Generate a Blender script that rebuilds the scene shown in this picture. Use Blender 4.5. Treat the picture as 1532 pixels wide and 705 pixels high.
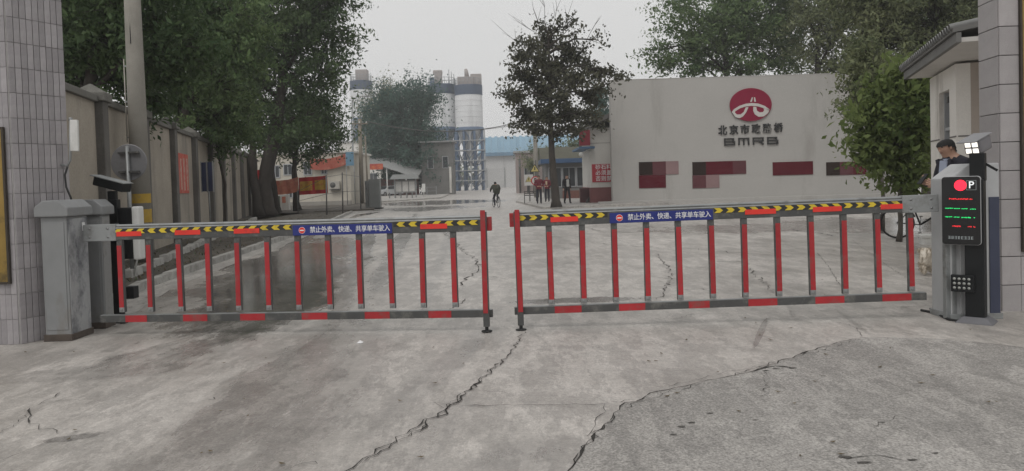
import bpy, bmesh, math, random
import numpy as np
from mathutils import Vector, Matrix, Euler

for _o in list(bpy.data.objects):
    bpy.data.objects.remove(_o)
sc = bpy.context.scene
COL = sc.collection
rad = math.radians

# ------------------------------------------------------------------ camera
F, CAMH, PPV, HZV = 1106.0, 1.5, 302.0, 272.0          # focal length in photo pixels, eye height in metres
PITCH = math.atan((PPV - HZV) / F)
ROLL = rad(-1.7)
cam_data = bpy.data.cameras.new('camera')
cam_data.sensor_width = 36.0
cam_data.lens = 36.0 * F / 1532.0
cam_data.shift_y = -(352.5 - PPV) / 1532.0
cam_data.clip_end = 3000
cam = bpy.data.objects.new('camera', cam_data)
COL.objects.link(cam)
RM = Matrix.Rotation(math.pi / 2 - PITCH, 3, 'X') @ Matrix.Rotation(ROLL, 3, 'Z')
cam.matrix_world = Matrix.Translation((0, 0, CAMH)) @ RM.to_4x4()
sc.camera = cam

# ------------------------------------------------------------------ sky, sun, exposure
SUN_EL, SUN_AZ = rad(52), rad(200)
world = bpy.data.worlds.new('World')
sc.world = world
world.use_nodes = True
wn, wl = world.node_tree.nodes, world.node_tree.links
wn.clear()
w_out = wn.new('ShaderNodeOutputWorld')
w_bg = wn.new('ShaderNodeBackground')
w_sky = wn.new('ShaderNodeTexSky')
w_sky.sky_type = 'NISHITA'
w_sky.sun_disc = False
w_sky.sun_elevation = SUN_EL
w_sky.sun_rotation = SUN_AZ
w_sky.dust_density = 6.0
w_sky.air_density = 1.5
w_hs = wn.new('ShaderNodeHueSaturation')
w_hs.inputs['Saturation'].default_value = 0.06
w_mix = wn.new('ShaderNodeMix')
w_mix.data_type = 'RGBA'
w_mix.inputs[0].default_value = 0.85                   # cloud cover over the clear sky
w_mix.inputs[7].default_value = (7.0, 7.0, 6.95, 1)
wl.new(w_sky.outputs[0], w_hs.inputs['Color'])
wl.new(w_hs.outputs[0], w_mix.inputs[6])
wl.new(w_mix.outputs[2], w_bg.inputs[0])
w_bg.inputs[1].default_value = 0.1
wl.new(w_bg.outputs[0], w_out.inputs[0])

sun_d = bpy.data.lights.new('sun', 'SUN')
sun_d.energy = 0.8
sun_d.angle = rad(25)
sun_d.color = (1.0, 0.97, 0.93)
sun = bpy.data.objects.new('sun', sun_d)
COL.objects.link(sun)
sun.rotation_euler = (math.pi / 2 - SUN_EL, 0, math.pi - SUN_AZ)

sc.view_settings.view_transform = 'Standard'
sc.view_settings.look = 'None'
sc.view_settings.exposure = 0.13
sc.view_settings.gamma = 1.0
sc.view_settings.use_curve_mapping = False
sc.cycles.use_denoising = True
sc.cycles.max_bounces = 6
sc.cycles.transparent_max_bounces = 6
sc.cycles.volume_bounces = 2

# ------------------------------------------------------------------ helpers
def ray(u, v):
    return RM @ Vector(((u - 766) / F, -(v - PPV) / F, -1))

def gp(u, v, z=0.0):
    """point of the ground seen at photo position u, v"""
    d = ray(u, v)
    t = (z - CAMH) / d.z
    return Vector((d.x * t, d.y * t, z))

def at(u, v, Y):
    """point seen at photo position u, v standing Y metres away"""
    d = ray(u, v)
    t = Y / d.y
    return Vector((d.x * t, Y, CAMH + d.z * t))

def tag(o, label=None, cat=None, group=None, kind=None):
    if label: o['label'] = label
    if cat: o['category'] = cat
    if group: o['group'] = group
    if kind: o['kind'] = kind
    return o

def empty(name, loc, rz=0.0, label=None, cat=None, group=None, kind=None):
    o = bpy.data.objects.new(name, None)
    o.empty_display_size = 0.2
    COL.objects.link(o)
    o.location = loc
    o.rotation_euler = (0, 0, rz)
    return tag(o, label, cat, group, kind)

def link(name, me, parent=None):
    o = bpy.data.objects.new(name, me)
    COL.objects.link(o)
    if parent is not None:
        o.parent = parent
    return o

def copy_tree(o, parent=None):
    c = o.copy()
    COL.objects.link(c)
    c.parent = parent
    for ch in list(o.children):
        copy_tree(ch, c)
    return c

class MB:
    """collects shapes; build() links them as one mesh object. off is subtracted from every vertex"""
    def __init__(s, off=(0, 0, 0)):
        s.v, s.f, s.m, s.off = [], [], [], Vector(off)
        s.sm = []
    def add(s, vs, fs, mi=0, smooth=False):
        b = len(s.v)
        s.v += [tuple(Vector(p) - s.off) for p in vs]
        for f in fs:
            s.f.append([b + i for i in f]); s.m.append(mi); s.sm.append(smooth)
        return s
    def box(s, c, size, rot=None, mi=0, taper=1.0):
        hx, hy, hz = (d / 2 for d in size)
        vs = []
        for z, k in ((-hz, 1.0), (hz, taper)):
            for x, y in ((-hx, -hy), (hx, -hy), (hx, hy), (-hx, hy)):
                vs.append(Vector((x * k, y * k, z)))
        if rot is not None:
            e = rot if isinstance(rot, Matrix) else Euler(rot).to_matrix()
            vs = [e @ p for p in vs]
        c = Vector(c)
        vs = [p + c for p in vs]
        return s.add(vs, [(3, 2, 1, 0), (4, 5, 6, 7), (0, 1, 5, 4), (1, 2, 6, 5), (2, 3, 7, 6), (3, 0, 4, 7)], mi)
    def tube(s, pts, rs, n=6, mi=0, cap=True, smooth=True):
        pts = [Vector(p) for p in pts]
        if not hasattr(rs, '__len__'):
            rs = [rs] * len(pts)
        vs, fs = [], []
        ref = None
        for i, p in enumerate(pts):
            a = pts[max(i - 1, 0)]; b = pts[min(i + 1, len(pts) - 1)]
            t = (b - a).normalized() if (b - a).length > 1e-9 else Vector((0, 0, 1))
            if ref is None:
                ref = Vector((1, 0, 0)) if abs(t.x) < 0.8 else Vector((0, 1, 0))
            x = (ref - t * ref.dot(t))
            x = x.normalized() if x.length > 1e-6 else t.orthogonal().normalized()
            ref = x
            y = t.cross(x)
            for k in range(n):
                a_ = 2 * math.pi * k / n
                vs.append(p + (x * math.cos(a_) + y * math.sin(a_)) * rs[i])
        for i in range(len(pts) - 1):
            for k in range(n):
                k2 = (k + 1) % n
                fs.append((i * n + k, i * n + k2, (i + 1) * n + k2, (i + 1) * n + k))
        s.add(vs, fs, mi, smooth)
        if cap:
            b = len(s.v) - len(vs)
            s.f.append([b + k for k in range(n)][::-1]); s.m.append(mi); s.sm.append(False)
            b2 = b + (len(pts) - 1) * n
            s.f.append([b2 + k for k in range(n)]); s.m.append(mi); s.sm.append(False)
        return s
    def prism(s, poly, z0, z1, mi=0):
        n = len(poly)
        vs = [(p[0], p[1], z0) for p in poly] + [(p[0], p[1], z1) for p in poly]
        fs = [tuple(range(n))[::-1], tuple(range(n, 2 * n))] + [(i, (i + 1) % n, n + (i + 1) % n, n + i) for i in range(n)]
        return s.add(vs, fs, mi)
    def extr(s, poly, d, mi=0):
        """poly: 3-D outline, extruded by vector d"""
        n = len(poly); d = Vector(d)
        vs = [Vector(p) for p in poly] + [Vector(p) + d for p in poly]
        fs = [tuple(range(n))[::-1], tuple(range(n, 2 * n))] + [(i, (i + 1) % n, n + (i + 1) % n, n + i) for i in range(n)]
        return s.add(vs, fs, mi)
    def lathe(s, prof, c=(0, 0, 0), n=24, mi=0, axis='Z', smooth=True):
        vs, fs = [], []
        c = Vector(c)
        for r, h in prof:
            for k in range(n):
                a = 2 * math.pi * k / n
                if axis == 'Z': p = Vector((r * math.cos(a), r * math.sin(a), h))
                elif axis == 'Y': p = Vector((r * math.cos(a), h, r * math.sin(a)))
                else: p = Vector((h, r * math.cos(a), r * math.sin(a)))
                vs.append(p + c)
        for i in range(len(prof) - 1):
            for k in range(n):
                k2 = (k + 1) % n
                fs.append((i * n + k, i * n + k2, (i + 1) * n + k2, (i + 1) * n + k))
        return s.add(vs, fs, mi, smooth)
    def sphere(s, c, r, n=10, mi=0, sc=(1, 1, 1)):
        prof = [(math.sin(math.pi * i / n) * r + 1e-5, -math.cos(math.pi * i / n) * r) for i in range(n + 1)]
        vs, fs = [], []
        m = n + 2
        for rr, h in prof:
            for k in range(m):
                a = 2 * math.pi * k / m
                vs.append(Vector((rr * math.cos(a) * sc[0], rr * math.sin(a) * sc[1], h * sc[2])) + Vector(c))
        for i in range(n):
            for k in range(m):
                k2 = (k + 1) % m
                fs.append((i * m + k, i * m + k2, (i + 1) * m + k2, (i + 1) * m + k))
        return s.add(vs, fs, mi, True)
    def mesh(s, name, mats, bevel=0.0, fixn=False):
        me = bpy.data.meshes.new(name)
        me.from_pydata(s.v, [], s.f)
        for m in (mats if isinstance(mats, (list, tuple)) else [mats]):
            me.materials.append(m)
        me.polygons.foreach_set('material_index', s.m)
        me.polygons.foreach_set('use_smooth', s.sm)
        bm = bmesh.new(); bm.from_mesh(me)
        if bevel:
            ed = [e for e in bm.edges if len(e.link_faces) == 2 and e.calc_face_angle(0) > 0.5]
            bmesh.ops.bevel(bm, geom=ed, offset=bevel, segments=2, affect='EDGES', profile=0.6, clamp_overlap=True)
        bmesh.ops.recalc_face_normals(bm, faces=bm.faces)
        bm.to_mesh(me); bm.free()
        me.update()
        return me
    def build(s, name, mats, parent=None, bevel=0.0):
        return link(name, s.mesh(name, mats, bevel), parent)

# ------------------------------------------------------------------ materials
MATS = {}
def M(name, rgb, rough=0.8, var=0.15, scale=4.0, bump=0.0, metal=0.0, obj_rand=0.0, dirt=None, dirt_scale=2.0,
      dirt_amt=0.5, streak=1.0, fine=0.0, spec=0.5, detail=6.0):
    """noise-varied principled material; dirt = second colour laid on in ragged patches; streak stretches them upright"""
    if name in MATS: return MATS[name]
    m = bpy.data.materials.new(name)
    m.use_nodes = True
    nt = m.node_tree; N, L = nt.nodes, nt.links
    b = N['Principled BSDF']
    b.inputs['Roughness'].default_value = rough
    b.inputs['Metallic'].default_value = metal
    b.inputs['Specular IOR Level'].default_value = spec
    tc = N.new('ShaderNodeTexCoord')
    no = N.new('ShaderNodeTexNoise'); no.inputs['Scale'].default_value = scale; no.inputs['Detail'].default_value = detail
    no.inputs['Roughness'].default_value = 0.62
    L.new(tc.outputs['Object'], no.inputs['Vector'])
    mr = N.new('ShaderNodeMapRange')
    mr.inputs[1].default_value = 0.25; mr.inputs[2].default_value = 0.75
    mr.inputs[3].default_value = 1 - var; mr.inputs[4].default_value = 1 + var
    L.new(no.outputs[0], mr.inputs[0])
    val = mr.outputs[0]
    if fine:
        nf = N.new('ShaderNodeTexNoise'); nf.inputs['Scale'].default_value = scale * 22; nf.inputs['Detail'].default_value = 2
        L.new(tc.outputs['Object'], nf.inputs['Vector'])
        mf = N.new('ShaderNodeMapRange'); mf.inputs[1].default_value = 0.3; mf.inputs[2].default_value = 0.7
        mf.inputs[3].default_value = 1 - fine; mf.inputs[4].default_value = 1 + fine
        L.new(nf.outputs[0], mf.inputs[0])
        mu = N.new('ShaderNodeMath'); mu.operation = 'MULTIPLY'
        L.new(val, mu.inputs[0]); L.new(mf.outputs[0], mu.inputs[1]); val = mu.outputs[0]
    if obj_rand:
        oi = N.new('ShaderNodeObjectInfo')
        mo = N.new('ShaderNodeMapRange'); mo.inputs[3].default_value = 1 - obj_rand; mo.inputs[4].default_value = 1 + obj_rand
        L.new(oi.outputs['Random'], mo.inputs[0])
        mu = N.new('ShaderNodeMath'); mu.operation = 'MULTIPLY'
        L.new(val, mu.inputs[0]); L.new(mo.outputs[0], mu.inputs[1]); val = mu.outputs[0]
    vm = N.new('ShaderNodeVectorMath'); vm.operation = 'SCALE'
    vm.inputs[0].default_value = rgb
    L.new(val, vm.inputs['Scale'])
    colr = vm.outputs[0]
    if dirt is not None:
        mp = N.new('ShaderNodeMapping'); mp.inputs['Scale'].default_value = (1, 1, 1 / streak)
        nd = N.new('ShaderNodeTexNoise'); nd.inputs['Scale'].default_value = dirt_scale; nd.inputs['Detail'].default_value = 8
        nd.inputs['Roughness'].default_value = 0.7
        L.new(tc.outputs['Object'], mp.inputs[0]); L.new(mp.outputs[0], nd.inputs['Vector'])
        md = N.new('ShaderNodeMapRange')
        md.inputs[1].default_value = 0.62 - 0.25 * dirt_amt; md.inputs[2].default_value = 0.80 - 0.25 * dirt_amt
        md.inputs[3].default_value = 0; md.inputs[4].default_value = 0.85
        L.new(nd.outputs[0], md.inputs[0])
        mx = N.new('ShaderNodeMix'); mx.data_type = 'RGBA'
        L.new(md.outputs[0], mx.inputs[0]); L.new(colr, mx.inputs[6]); mx.inputs[7].default_value = (*dirt, 1)
        colr = mx.outputs[2]
    L.new(colr, b.inputs['Base Color'])
    if bump:
        bp = N.new('ShaderNodeBump'); bp.inputs['Strength'].default_value = bump; bp.inputs['Distance'].default_value = 0.02
        L.new(no.outputs[0], bp.inputs['Height']); L.new(bp.outputs[0], b.inputs['Normal'])
    MATS[name] = m
    return m

def emit(name, rgb, strength):
    m = bpy.data.materials.new(name); m.use_nodes = True
    b = m.node_tree.nodes['Principled BSDF']
    b.inputs['Base Color'].default_value = (*[c * 0.3 for c in rgb], 1)
    b.inputs['Emission Color'].default_value = (*rgb, 1)
    b.inputs['Emission Strength'].default_value = strength
    MATS[name] = m
    return m

def leaf_mat(name, c1, c2, trans=0.35):
    m = bpy.data.materials.new(name); m.use_nodes = True
    nt = m.node_tree; N, L = nt.nodes, nt.links
    N.clear()
    out = N.new('ShaderNodeOutputMaterial')
    ge = N.new('ShaderNodeNewGeometry')
    tc = N.new('ShaderNodeTexCoord')
    no = N.new('ShaderNodeTexNoise'); no.inputs['Scale'].default_value = 0.55; no.inputs['Detail'].default_value = 3
    L.new(tc.outputs['Object'], no.inputs['Vector'])
    ad = N.new('ShaderNodeMath'); ad.operation = 'MULTIPLY_ADD'
    L.new(ge.outputs['Random Per Island'], ad.inputs[0]); ad.inputs[1].default_value = 0.55
    sb = N.new('ShaderNodeMath'); sb.operation = 'MULTIPLY_ADD'
    L.new(no.outputs[0], sb.inputs[0]); sb.inputs[1].default_value = 1.6; sb.inputs[2].default_value = -0.58
    L.new(sb.outputs[0], ad.inputs[2])
    mx = N.new('ShaderNodeMix'); mx.data_type = 'RGBA'
    mx.inputs[6].default_value = (*c1, 1); mx.inputs[7].default_value = (*c2, 1)
    L.new(ad.outputs[0], mx.inputs[0])
    di = N.new('ShaderNodeBsdfPrincipled'); di.inputs['Roughness'].default_value = 0.6
    di.inputs['Specular IOR Level'].default_value = 0.15
    tr = N.new('ShaderNodeBsdfTranslucent')
    L.new(mx.outputs[2], di.inputs['Base Color']); L.new(mx.outputs[2], tr.inputs['Color'])
    ms = N.new('ShaderNodeMixShader'); ms.inputs[0].default_value = trans
    L.new(di.outputs[0], ms.inputs[1]); L.new(tr.outputs[0], ms.inputs[2])
    L.new(ms.outputs[0], out.inputs[0])
    MATS[name] = m
    return m

def text_mesh(name, body, size, mat, extrude=0.003, offset=0.0, xscale=1.0, align='CENTER', space=1.0):
    cu = bpy.data.curves.new(name, 'FONT')
    cu.body = body; cu.size = size; cu.extrude = extrude; cu.offset = offset
    cu.align_x = align; cu.align_y = 'CENTER'; cu.resolution_u = 3; cu.space_character = space
    ob = bpy.data.objects.new(name, cu)
    COL.objects.link(ob)
    dg = bpy.context.evaluated_depsgraph_get()
    me = bpy.data.meshes.new_from_object(ob.evaluated_get(dg))
    bpy.data.objects.remove(ob)
    bpy.data.curves.remove(cu)
    me.name = name
    # stand upright facing -Y
    for v in me.vertices:
        v.co = (v.co.x * xscale, -v.co.z, v.co.y)
    me.materials.clear(); me.materials.append(mat)
    return me

steel = M('brushed steel', (0.27, 0.28, 0.28), 0.45, 0.12, 6, metal=0.5, dirt=(0.13, 0.12, 0.11), dirt_amt=0.35, dirt_scale=5)
grey_metal = M('weathered grey paint', (0.24, 0.25, 0.25), 0.55, 0.12, 5, bump=0.1, dirt=(0.12, 0.115, 0.105), dirt_scale=4, dirt_amt=0.5)
dark_metal = M('charcoal beam paint', (0.062, 0.063, 0.062), 0.5, 0.15, 5, dirt=(0.17, 0.165, 0.15), dirt_scale=6, dirt_amt=0.48)
red_refl = M('red reflective film', (0.36, 0.016, 0.022), 0.5, 0.15, 6, obj_rand=0.12, dirt=(0.19, 0.075, 0.065), dirt_scale=7, dirt_amt=0.45)
red_bright = M('bright red reflective film', (0.70, 0.035, 0.022), 0.4, 0.08, 6, dirt=(0.30, 0.04, 0.03), dirt_scale=8, dirt_amt=0.25)
yellow = M('yellow chevron film', (0.62, 0.46, 0.03), 0.5, 0.12, 8, dirt=(0.22, 0.17, 0.05), dirt_scale=9, dirt_amt=0.3)
black_film = M('black chevron film', (0.02, 0.02, 0.02), 0.5, 0.2, 8)
blue_sign = M('blue sign film', (0.012, 0.022, 0.17), 0.4, 0.1, 5)
white_film = M('white lettering', (0.72, 0.72, 0.72), 0.6, 0.05, 5)
black_paint = M('black powder coat', (0.010, 0.011, 0.012), 0.5, 0.2, 6, spec=0.25)
rubber = M('black rubber', (0.018, 0.018, 0.018), 0.8, 0.2, 8)
white_paint = M('white paint', (0.62, 0.62, 0.60), 0.6, 0.07, 3, dirt=(0.34, 0.33, 0.30), dirt_scale=3, dirt_amt=0.3, streak=3)
chrome = M('chromed steel', (0.28, 0.28, 0.28), 0.35, 0.1, 5, metal=0.9)
# ------------------------------------------------------------------ ground
def ground_material(name, c_lo, c_hi, rough, seed, speck=0.18, wet=(), stretch=(1.0, 0.45)):
    m = bpy.data.materials.new(name); m.use_nodes = True
    nt = m.node_tree; N, L = nt.nodes, nt.links
    b = N['Principled BSDF']
    tc = N.new('ShaderNodeTexCoord')
    def noise(sc_, det, off, st=(1, 1)):
        mp = N.new('ShaderNodeMapping'); mp.inputs['Location'].default_value = (off, off * 1.7, 0)
        mp.inputs['Scale'].default_value = (st[0], st[1], 1)
        mp.inputs['Rotation'].default_value = (0, 0, 0.12)
        n = N.new('ShaderNodeTexNoise'); n.inputs['Scale'].default_value = sc_; n.inputs['Detail'].default_value = det
        n.inputs['Roughness'].default_value = 0.74
        L.new(tc.outputs['Object'], mp.inputs[0]); L.new(mp.outputs[0], n.inputs['Vector'])
        return n.outputs[0]
    def mrange(x, a, b_, c, d):
        r = N.new('ShaderNodeMapRange'); r.inputs[1].default_value = a; r.inputs[2].default_value = b_
        r.inputs[3].default_value = c; r.inputs[4].default_value = d
        L.new(x, r.inputs[0]); return r.outputs[0]
    def math_(op, x, y):
        q = N.new('ShaderNodeMath'); q.operation = op
        for i, a in enumerate((x, y)):
            if isinstance(a, (int, float)): q.inputs[i].default_value = a
            else: L.new(a, q.inputs[i])
        return q.outputs[0]
    n1 = noise(0.55, 8, seed, stretch)
    n2 = noise(3.2, 6, seed + 5, (1, 0.7))
    n3 = noise(70, 3, seed + 9)
    n4 = noise(0.16, 4, seed + 13)
    mx = N.new('ShaderNodeMix'); mx.data_type = 'RGBA'
    mx.inputs[6].default_value = (*c_lo, 1); mx.inputs[7].default_value = (*c_hi, 1)
    L.new(mrange(math_('ADD', math_('MULTIPLY', n1, 0.7), math_('MULTIPLY', n4, 0.3)), 0.36, 0.64, 0, 1), mx.inputs[0])
    fac = math_('MULTIPLY', math_('MULTIPLY', mrange(n2, 0.3, 0.7, 0.80, 1.16), mrange(noise(14, 5, seed + 31, (1, 0.6)), 0.3, 0.7, 0.86, 1.12)), math_('MULTIPLY', mrange(n3, 0.3, 0.7, 1 - speck, 1 + speck), mrange(noise(28, 3, seed + 51), 0.34, 0.66, 0.88, 1.10)))
    # ragged peeled skin of the concrete
    n6 = noise(2.4, 12, seed + 41, (1.35, 0.42))
    fac = math_('MULTIPLY', fac, mrange(n6, 0.487, 0.513, 0.85, 1.05))
    # damp stains
    x, y = None, None
    sx = N.new('ShaderNodeSeparateXYZ'); L.new(tc.outputs['Object'], sx.inputs[0])
    n5 = noise(0.9, 7, seed + 21, (1, 0.5))
    mask = None
    for (cx, cy, rx, ry, rot, depth, ragged) in wet:
        dx = math_('SUBTRACT', sx.outputs[0], cx); dy = math_('SUBTRACT', sx.outputs[1], cy)
        cr, sr = math.cos(rot), math.sin(rot)
        ex = math_('DIVIDE', math_('ADD', math_('MULTIPLY', dx, cr), math_('MULTIPLY', dy, sr)), rx)
        ey = math_('DIVIDE', math_('SUBTRACT', math_('MULTIPLY', dy, cr), math_('MULTIPLY', dx, sr)), ry)
        d = math_('SQRT', math_('ADD', math_('MULTIPLY', ex, ex), math_('MULTIPLY', ey, ey)), 0)
        d = math_('ADD', d, math_('MULTIPLY', math_('SUBTRACT', n5, 0.5), ragged))
        w_ = mrange(d, 0.75, 1.15, depth, 0)
        mask = w_ if mask is None else math_('MAXIMUM', mask, w_)
    if mask is not None:
        fac = math_('MULTIPLY', fac, math_('SUBTRACT', 1.0, math_('MULTIPLY', mask, 0.62)))
    vm = N.new('ShaderNodeVectorMath'); vm.operation = 'SCALE'
    L.new(mx.outputs[2], vm.inputs[0]); L.new(fac, vm.inputs['Scale'])
    L.new(vm.outputs[0], b.inputs['Base Color'])
    rg = mrange(n1, 0.35, 0.65, rough - 0.1, rough + 0.12)
    if mask is not None:
        rg = math_('MAXIMUM', math_('SUBTRACT', rg, math_('MULTIPLY', mask, 0.55)), 0.06)
    L.new(rg, b.inputs['Roughness'])
    bp = N.new('ShaderNodeBump'); bp.inputs['Distance'].default_value = 0.012
    if mask is not None:
        L.new(math_('MULTIPLY_ADD' if False else 'SUBTRACT', 0.55, math_('MULTIPLY', mask, 0.5)), bp.inputs['Strength'])
    else:
        bp.inputs['Strength'].default_value = 0.6
    L.new(math_('ADD', math_('MULTIPLY', n3, 0.6), n2), bp.inputs['Height'])
    L.new(bp.outputs[0], b.inputs['Normal'])
    MATS[name] = m
    return m

wet_list = []
def wet(u, v, rx, ry, rot=0.0, depth=1.0, ragged=2.4, gloss=0.55):
    p = gp(u, v); wet_list.append((p.x, p.y, rx, ry, rot, depth, ragged))
def lane(a, b, w, depth):
    a, b = gp(*a), gp(*b); c = (a + b) / 2; d = b - a
    wet_list.append((c.x, c.y, w, d.length * .62, math.atan2(-d.x, d.y), depth, 1.3))
wet(440, 420, 1.0, 4.6, 0.1, 1.0)       # long damp lane under the trees
wet(340, 435, 1.0, 0.7, 0.1, 0.5)
wet(452, 385, 1.1, 5.5, 0.1, 0.9)
wet(655, 303, 5.0, 7.0, 0, 0.9)         # far puddle
wet(640, 312, 3.0, 4.0, 0, 0.5)
wet(868, 449, 0.75, 0.22, 0, 0.7)       # stain behind the right arm
lane((500, 500), (250, 720), .42, .34)   # tyre-darkened lane in front of the gate
lane((560, 500), (400, 720), .34, .22)
lane((720, 500), (560, 640), .16, .25)
lane((690, 600), (600, 715), .14, .25)
lane((400, 490), (180, 560), .10, .3)
lane((300, 500), (60, 580), .12, .28)
lane((330, 452), (470, 345), .30, .55)
lane((505, 468), (560, 335), .22, .5)
lane((560, 432), (620, 322), .25, .4)
lane((420, 345), (560, 318), .5, .6)
lane((640, 440), (680, 330), .14, .22)
lane((1146, 478), (1128, 522), .035, .45)
lane((1250, 462), (1300, 500), .03, .3)
lane((1180, 462), (1200, 490), .03, .25)
wet(110, 655, 0.16, 0.07, 0.3, 0.6)
wet(820, 690, 0.45, 0.35, 0, 0.28)
wet(120, 560, 0.9, 0.25, 0.2, 0.28)
wet(1330, 335, 3.0, 4.0, 0, 0.55)       # damp ground by the sign wall
wet(1150, 340, 4.0, 2.0, 0, 0.4)
concrete = ground_material('damp concrete', (0.290, 0.268, 0.245), (0.52, 0.488, 0.455), 0.42, 3.0, 0.2, wet_list)
coarse = ground_material('worn exposed aggregate', (0.265, 0.250, 0.233), (0.37, 0.352, 0.33), 0.72, 11.0, 0.5)
soil = ground_material('bare soil', (0.06, 0.052, 0.042), (0.13, 0.115, 0.095), 0.9, 23.0, 0.4)
paving = ground_material('pale paving', (0.33, 0.31, 0.29), (0.44, 0.42, 0.39), 0.6, 31.0, 0.14)

g = MB()
xs = [-420, -60, -20, 0, 20, 60, 420]; ys = [-60, -10, 5, 15, 40, 120, 620]
g.add([(x, y, 0) for y in ys for x in xs],
      [(j * 7 + i, j * 7 + i + 1, (j + 1) * 7 + i + 1, (j + 1) * 7 + i) for j in range(6) for i in range(6)])
ground = tag(g.build('ground', concrete), kind='structure')

# coarse slab in front, bounded by the long crack
rnd = random.Random(5)
def jag(px, step=0.07, amp=0.025, seed=0):
    """ground polyline through photo positions, roughened"""
    r = random.Random(seed)
    P_ = [gp(u, v) for u, v in px]
    out = []
    for a, b in zip(P_[:-1], P_[1:]):
        n = max(2, int((b - a).length / step))
        d = (b - a); nrm = Vector((-d.y, d.x, 0)).normalized()
        for i in range(n):
            k = amp * r.uniform(-1, 1)
            out.append(a + d * (i / n) + nrm * (k if i else 0))
    out.append(P_[-1])
    return out
CR_MAIN = [(838, 730), (857, 700), (888, 655), (912, 632), (928, 609), (985, 587), (1060, 570), (1130, 556), (1190, 534), (1240, 518), (1290, 505)]
edge = jag(CR_MAIN, 0.07, 0.022, 1)
edge_r = jag([(1290, 505), (1400, 507), (1532, 520), (1700, 540)], 0.2, 0.01, 2)
poly = edge + edge_r[1:] + [Vector((6.0, 2.2, 0)), Vector((0.4, 2.2, 0))]
sl = MB()
sl.add([(p.x, p.y, 0.004) for p in poly], [tuple(range(len(poly)))])
slab = tag(sl.build('concrete_apron', coarse), kind='structure')
bm_ = bmesh.new(); bm_.from_mesh(slab.data); bmesh.ops.triangulate(bm_, faces=bm_.faces); bm_.to_mesh(slab.data); bm_.free()

crack_m = M('dirt filled crack', (0.035, 0.032, 0.028), 0.95, 0.4, 12)
faint_m = M('dusty joint', (0.13, 0.125, 0.115), 0.95, 0.3, 12)
def crack(px, w, seed, mat=crack_m, amp=0.03, step=0.06, z=0.008):
    r = random.Random(seed)
    pts = jag(px, step, amp, seed)
    mb = MB()
    L_, R_ = [], []
    n = len(pts)
    for i, p in enumerate(pts):
        d = pts[min(i + 1, n - 1)] - pts[max(i - 1, 0)]
        nr = Vector((-d.y, d.x, 0)).normalized()
        k = 0.5 * w * r.uniform(0.15, 1.0) * (0.35 if i in (0, n - 1) else 1.0)
        if r.random() < 0.08: k *= 2.2
        L_.append((p.x + nr.x * k, p.y + nr.y * k, z)); R_.append((p.x - nr.x * k * 0.6, p.y - nr.y * k * 0.6, z))
    mb.add(L_ + R_, [(i, i + 1, n + i + 1, n + i) for i in range(n - 1)])
    return mb.build('crack', mat, ground)
crack(CR_MAIN, 0.016, 1, amp=0.022, step=0.07)
crack([(905, 606), (907, 618), (890, 632), (878, 655)], 0.008, 4, amp=0.02)
crack([(1000, 580), (1060, 563), (1120, 553), (1170, 540)], 0.007, 44, amp=0.03)
crack([(1130, 556), (1160, 549), (1188, 552)], 0.03, 5, amp=0.02)
crack([(785, 497), (760, 532), (735, 557), (690, 595), (655, 620), (625, 640), (578, 668), (535, 695), (515, 715)], 0.017, 6, amp=0.035)
crack([(700, 590), (672, 607), (650, 604), (664, 612)], 0.014, 7)
crack([(690, 590), (655, 625), (615, 648), (600, 655)], 0.018, 46, amp=0.05)
crack([(668, 608), (740, 608), (830, 607), (905, 606)], 0.014, 8, amp=0.014)
crack([(928, 609), (910, 606)], 0.006, 9)
crack([(1290, 505), (1282, 492), (1320, 496), (1390, 504), (1532, 522), (1600, 530)], 0.007, 10, amp=0.01)
crack([(90, 588), (62, 604), (42, 616), (42, 628), (58, 640), (85, 650)], 0.012, 11, amp=0.03)
crack([(118, 652), (140, 648), (164, 648)], 0.012, 12, amp=0.01)
crack([(85, 655), (40, 676), (0, 692)], 0.008, 13, amp=0.015)
crack([(440, 700), (460, 694), (475, 696)], 0.01, 14)
crack([(312, 600), (320, 596)], 0.012, 15)
# crumbled strands and branching hairlines beside the main cracks
for i_, (px_, w_) in enumerate([([(857, 700), (880, 662), (905, 640), (918, 622)], .012), ([(935, 612), (1000, 588), (1050, 575)], .010), ([(1085, 566), (1130, 552), (1165, 543)], .012), ([(1195, 534), (1245, 520), (1280, 508)], .007),
        ([(750, 540), (728, 562), (700, 586)], .012), ([(640, 636), (610, 655), (570, 676), (545, 692)], .012), ([(905, 606), (935, 600), (960, 601)], .006), ([(1282, 492), (1270, 486), (1235, 482)], .005),
        ([(1140, 556), (1150, 575), (1143, 592)], .006), ([(60, 604), (95, 600), (120, 601)], .006), ([(42, 620), (20, 640), (0, 650)], .006), ([(1300, 640), (1330, 632), (1345, 622)], .006), ([(1265, 690), (1300, 684), (1350, 690)], .010),
        ([(690, 590), (715, 585), (760, 590)], .005), ([(1040, 470), (1010, 478), (985, 476)], .006)]):
    crack(px_, w_, 100 + i_, amp=.03, step=.045)
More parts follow.
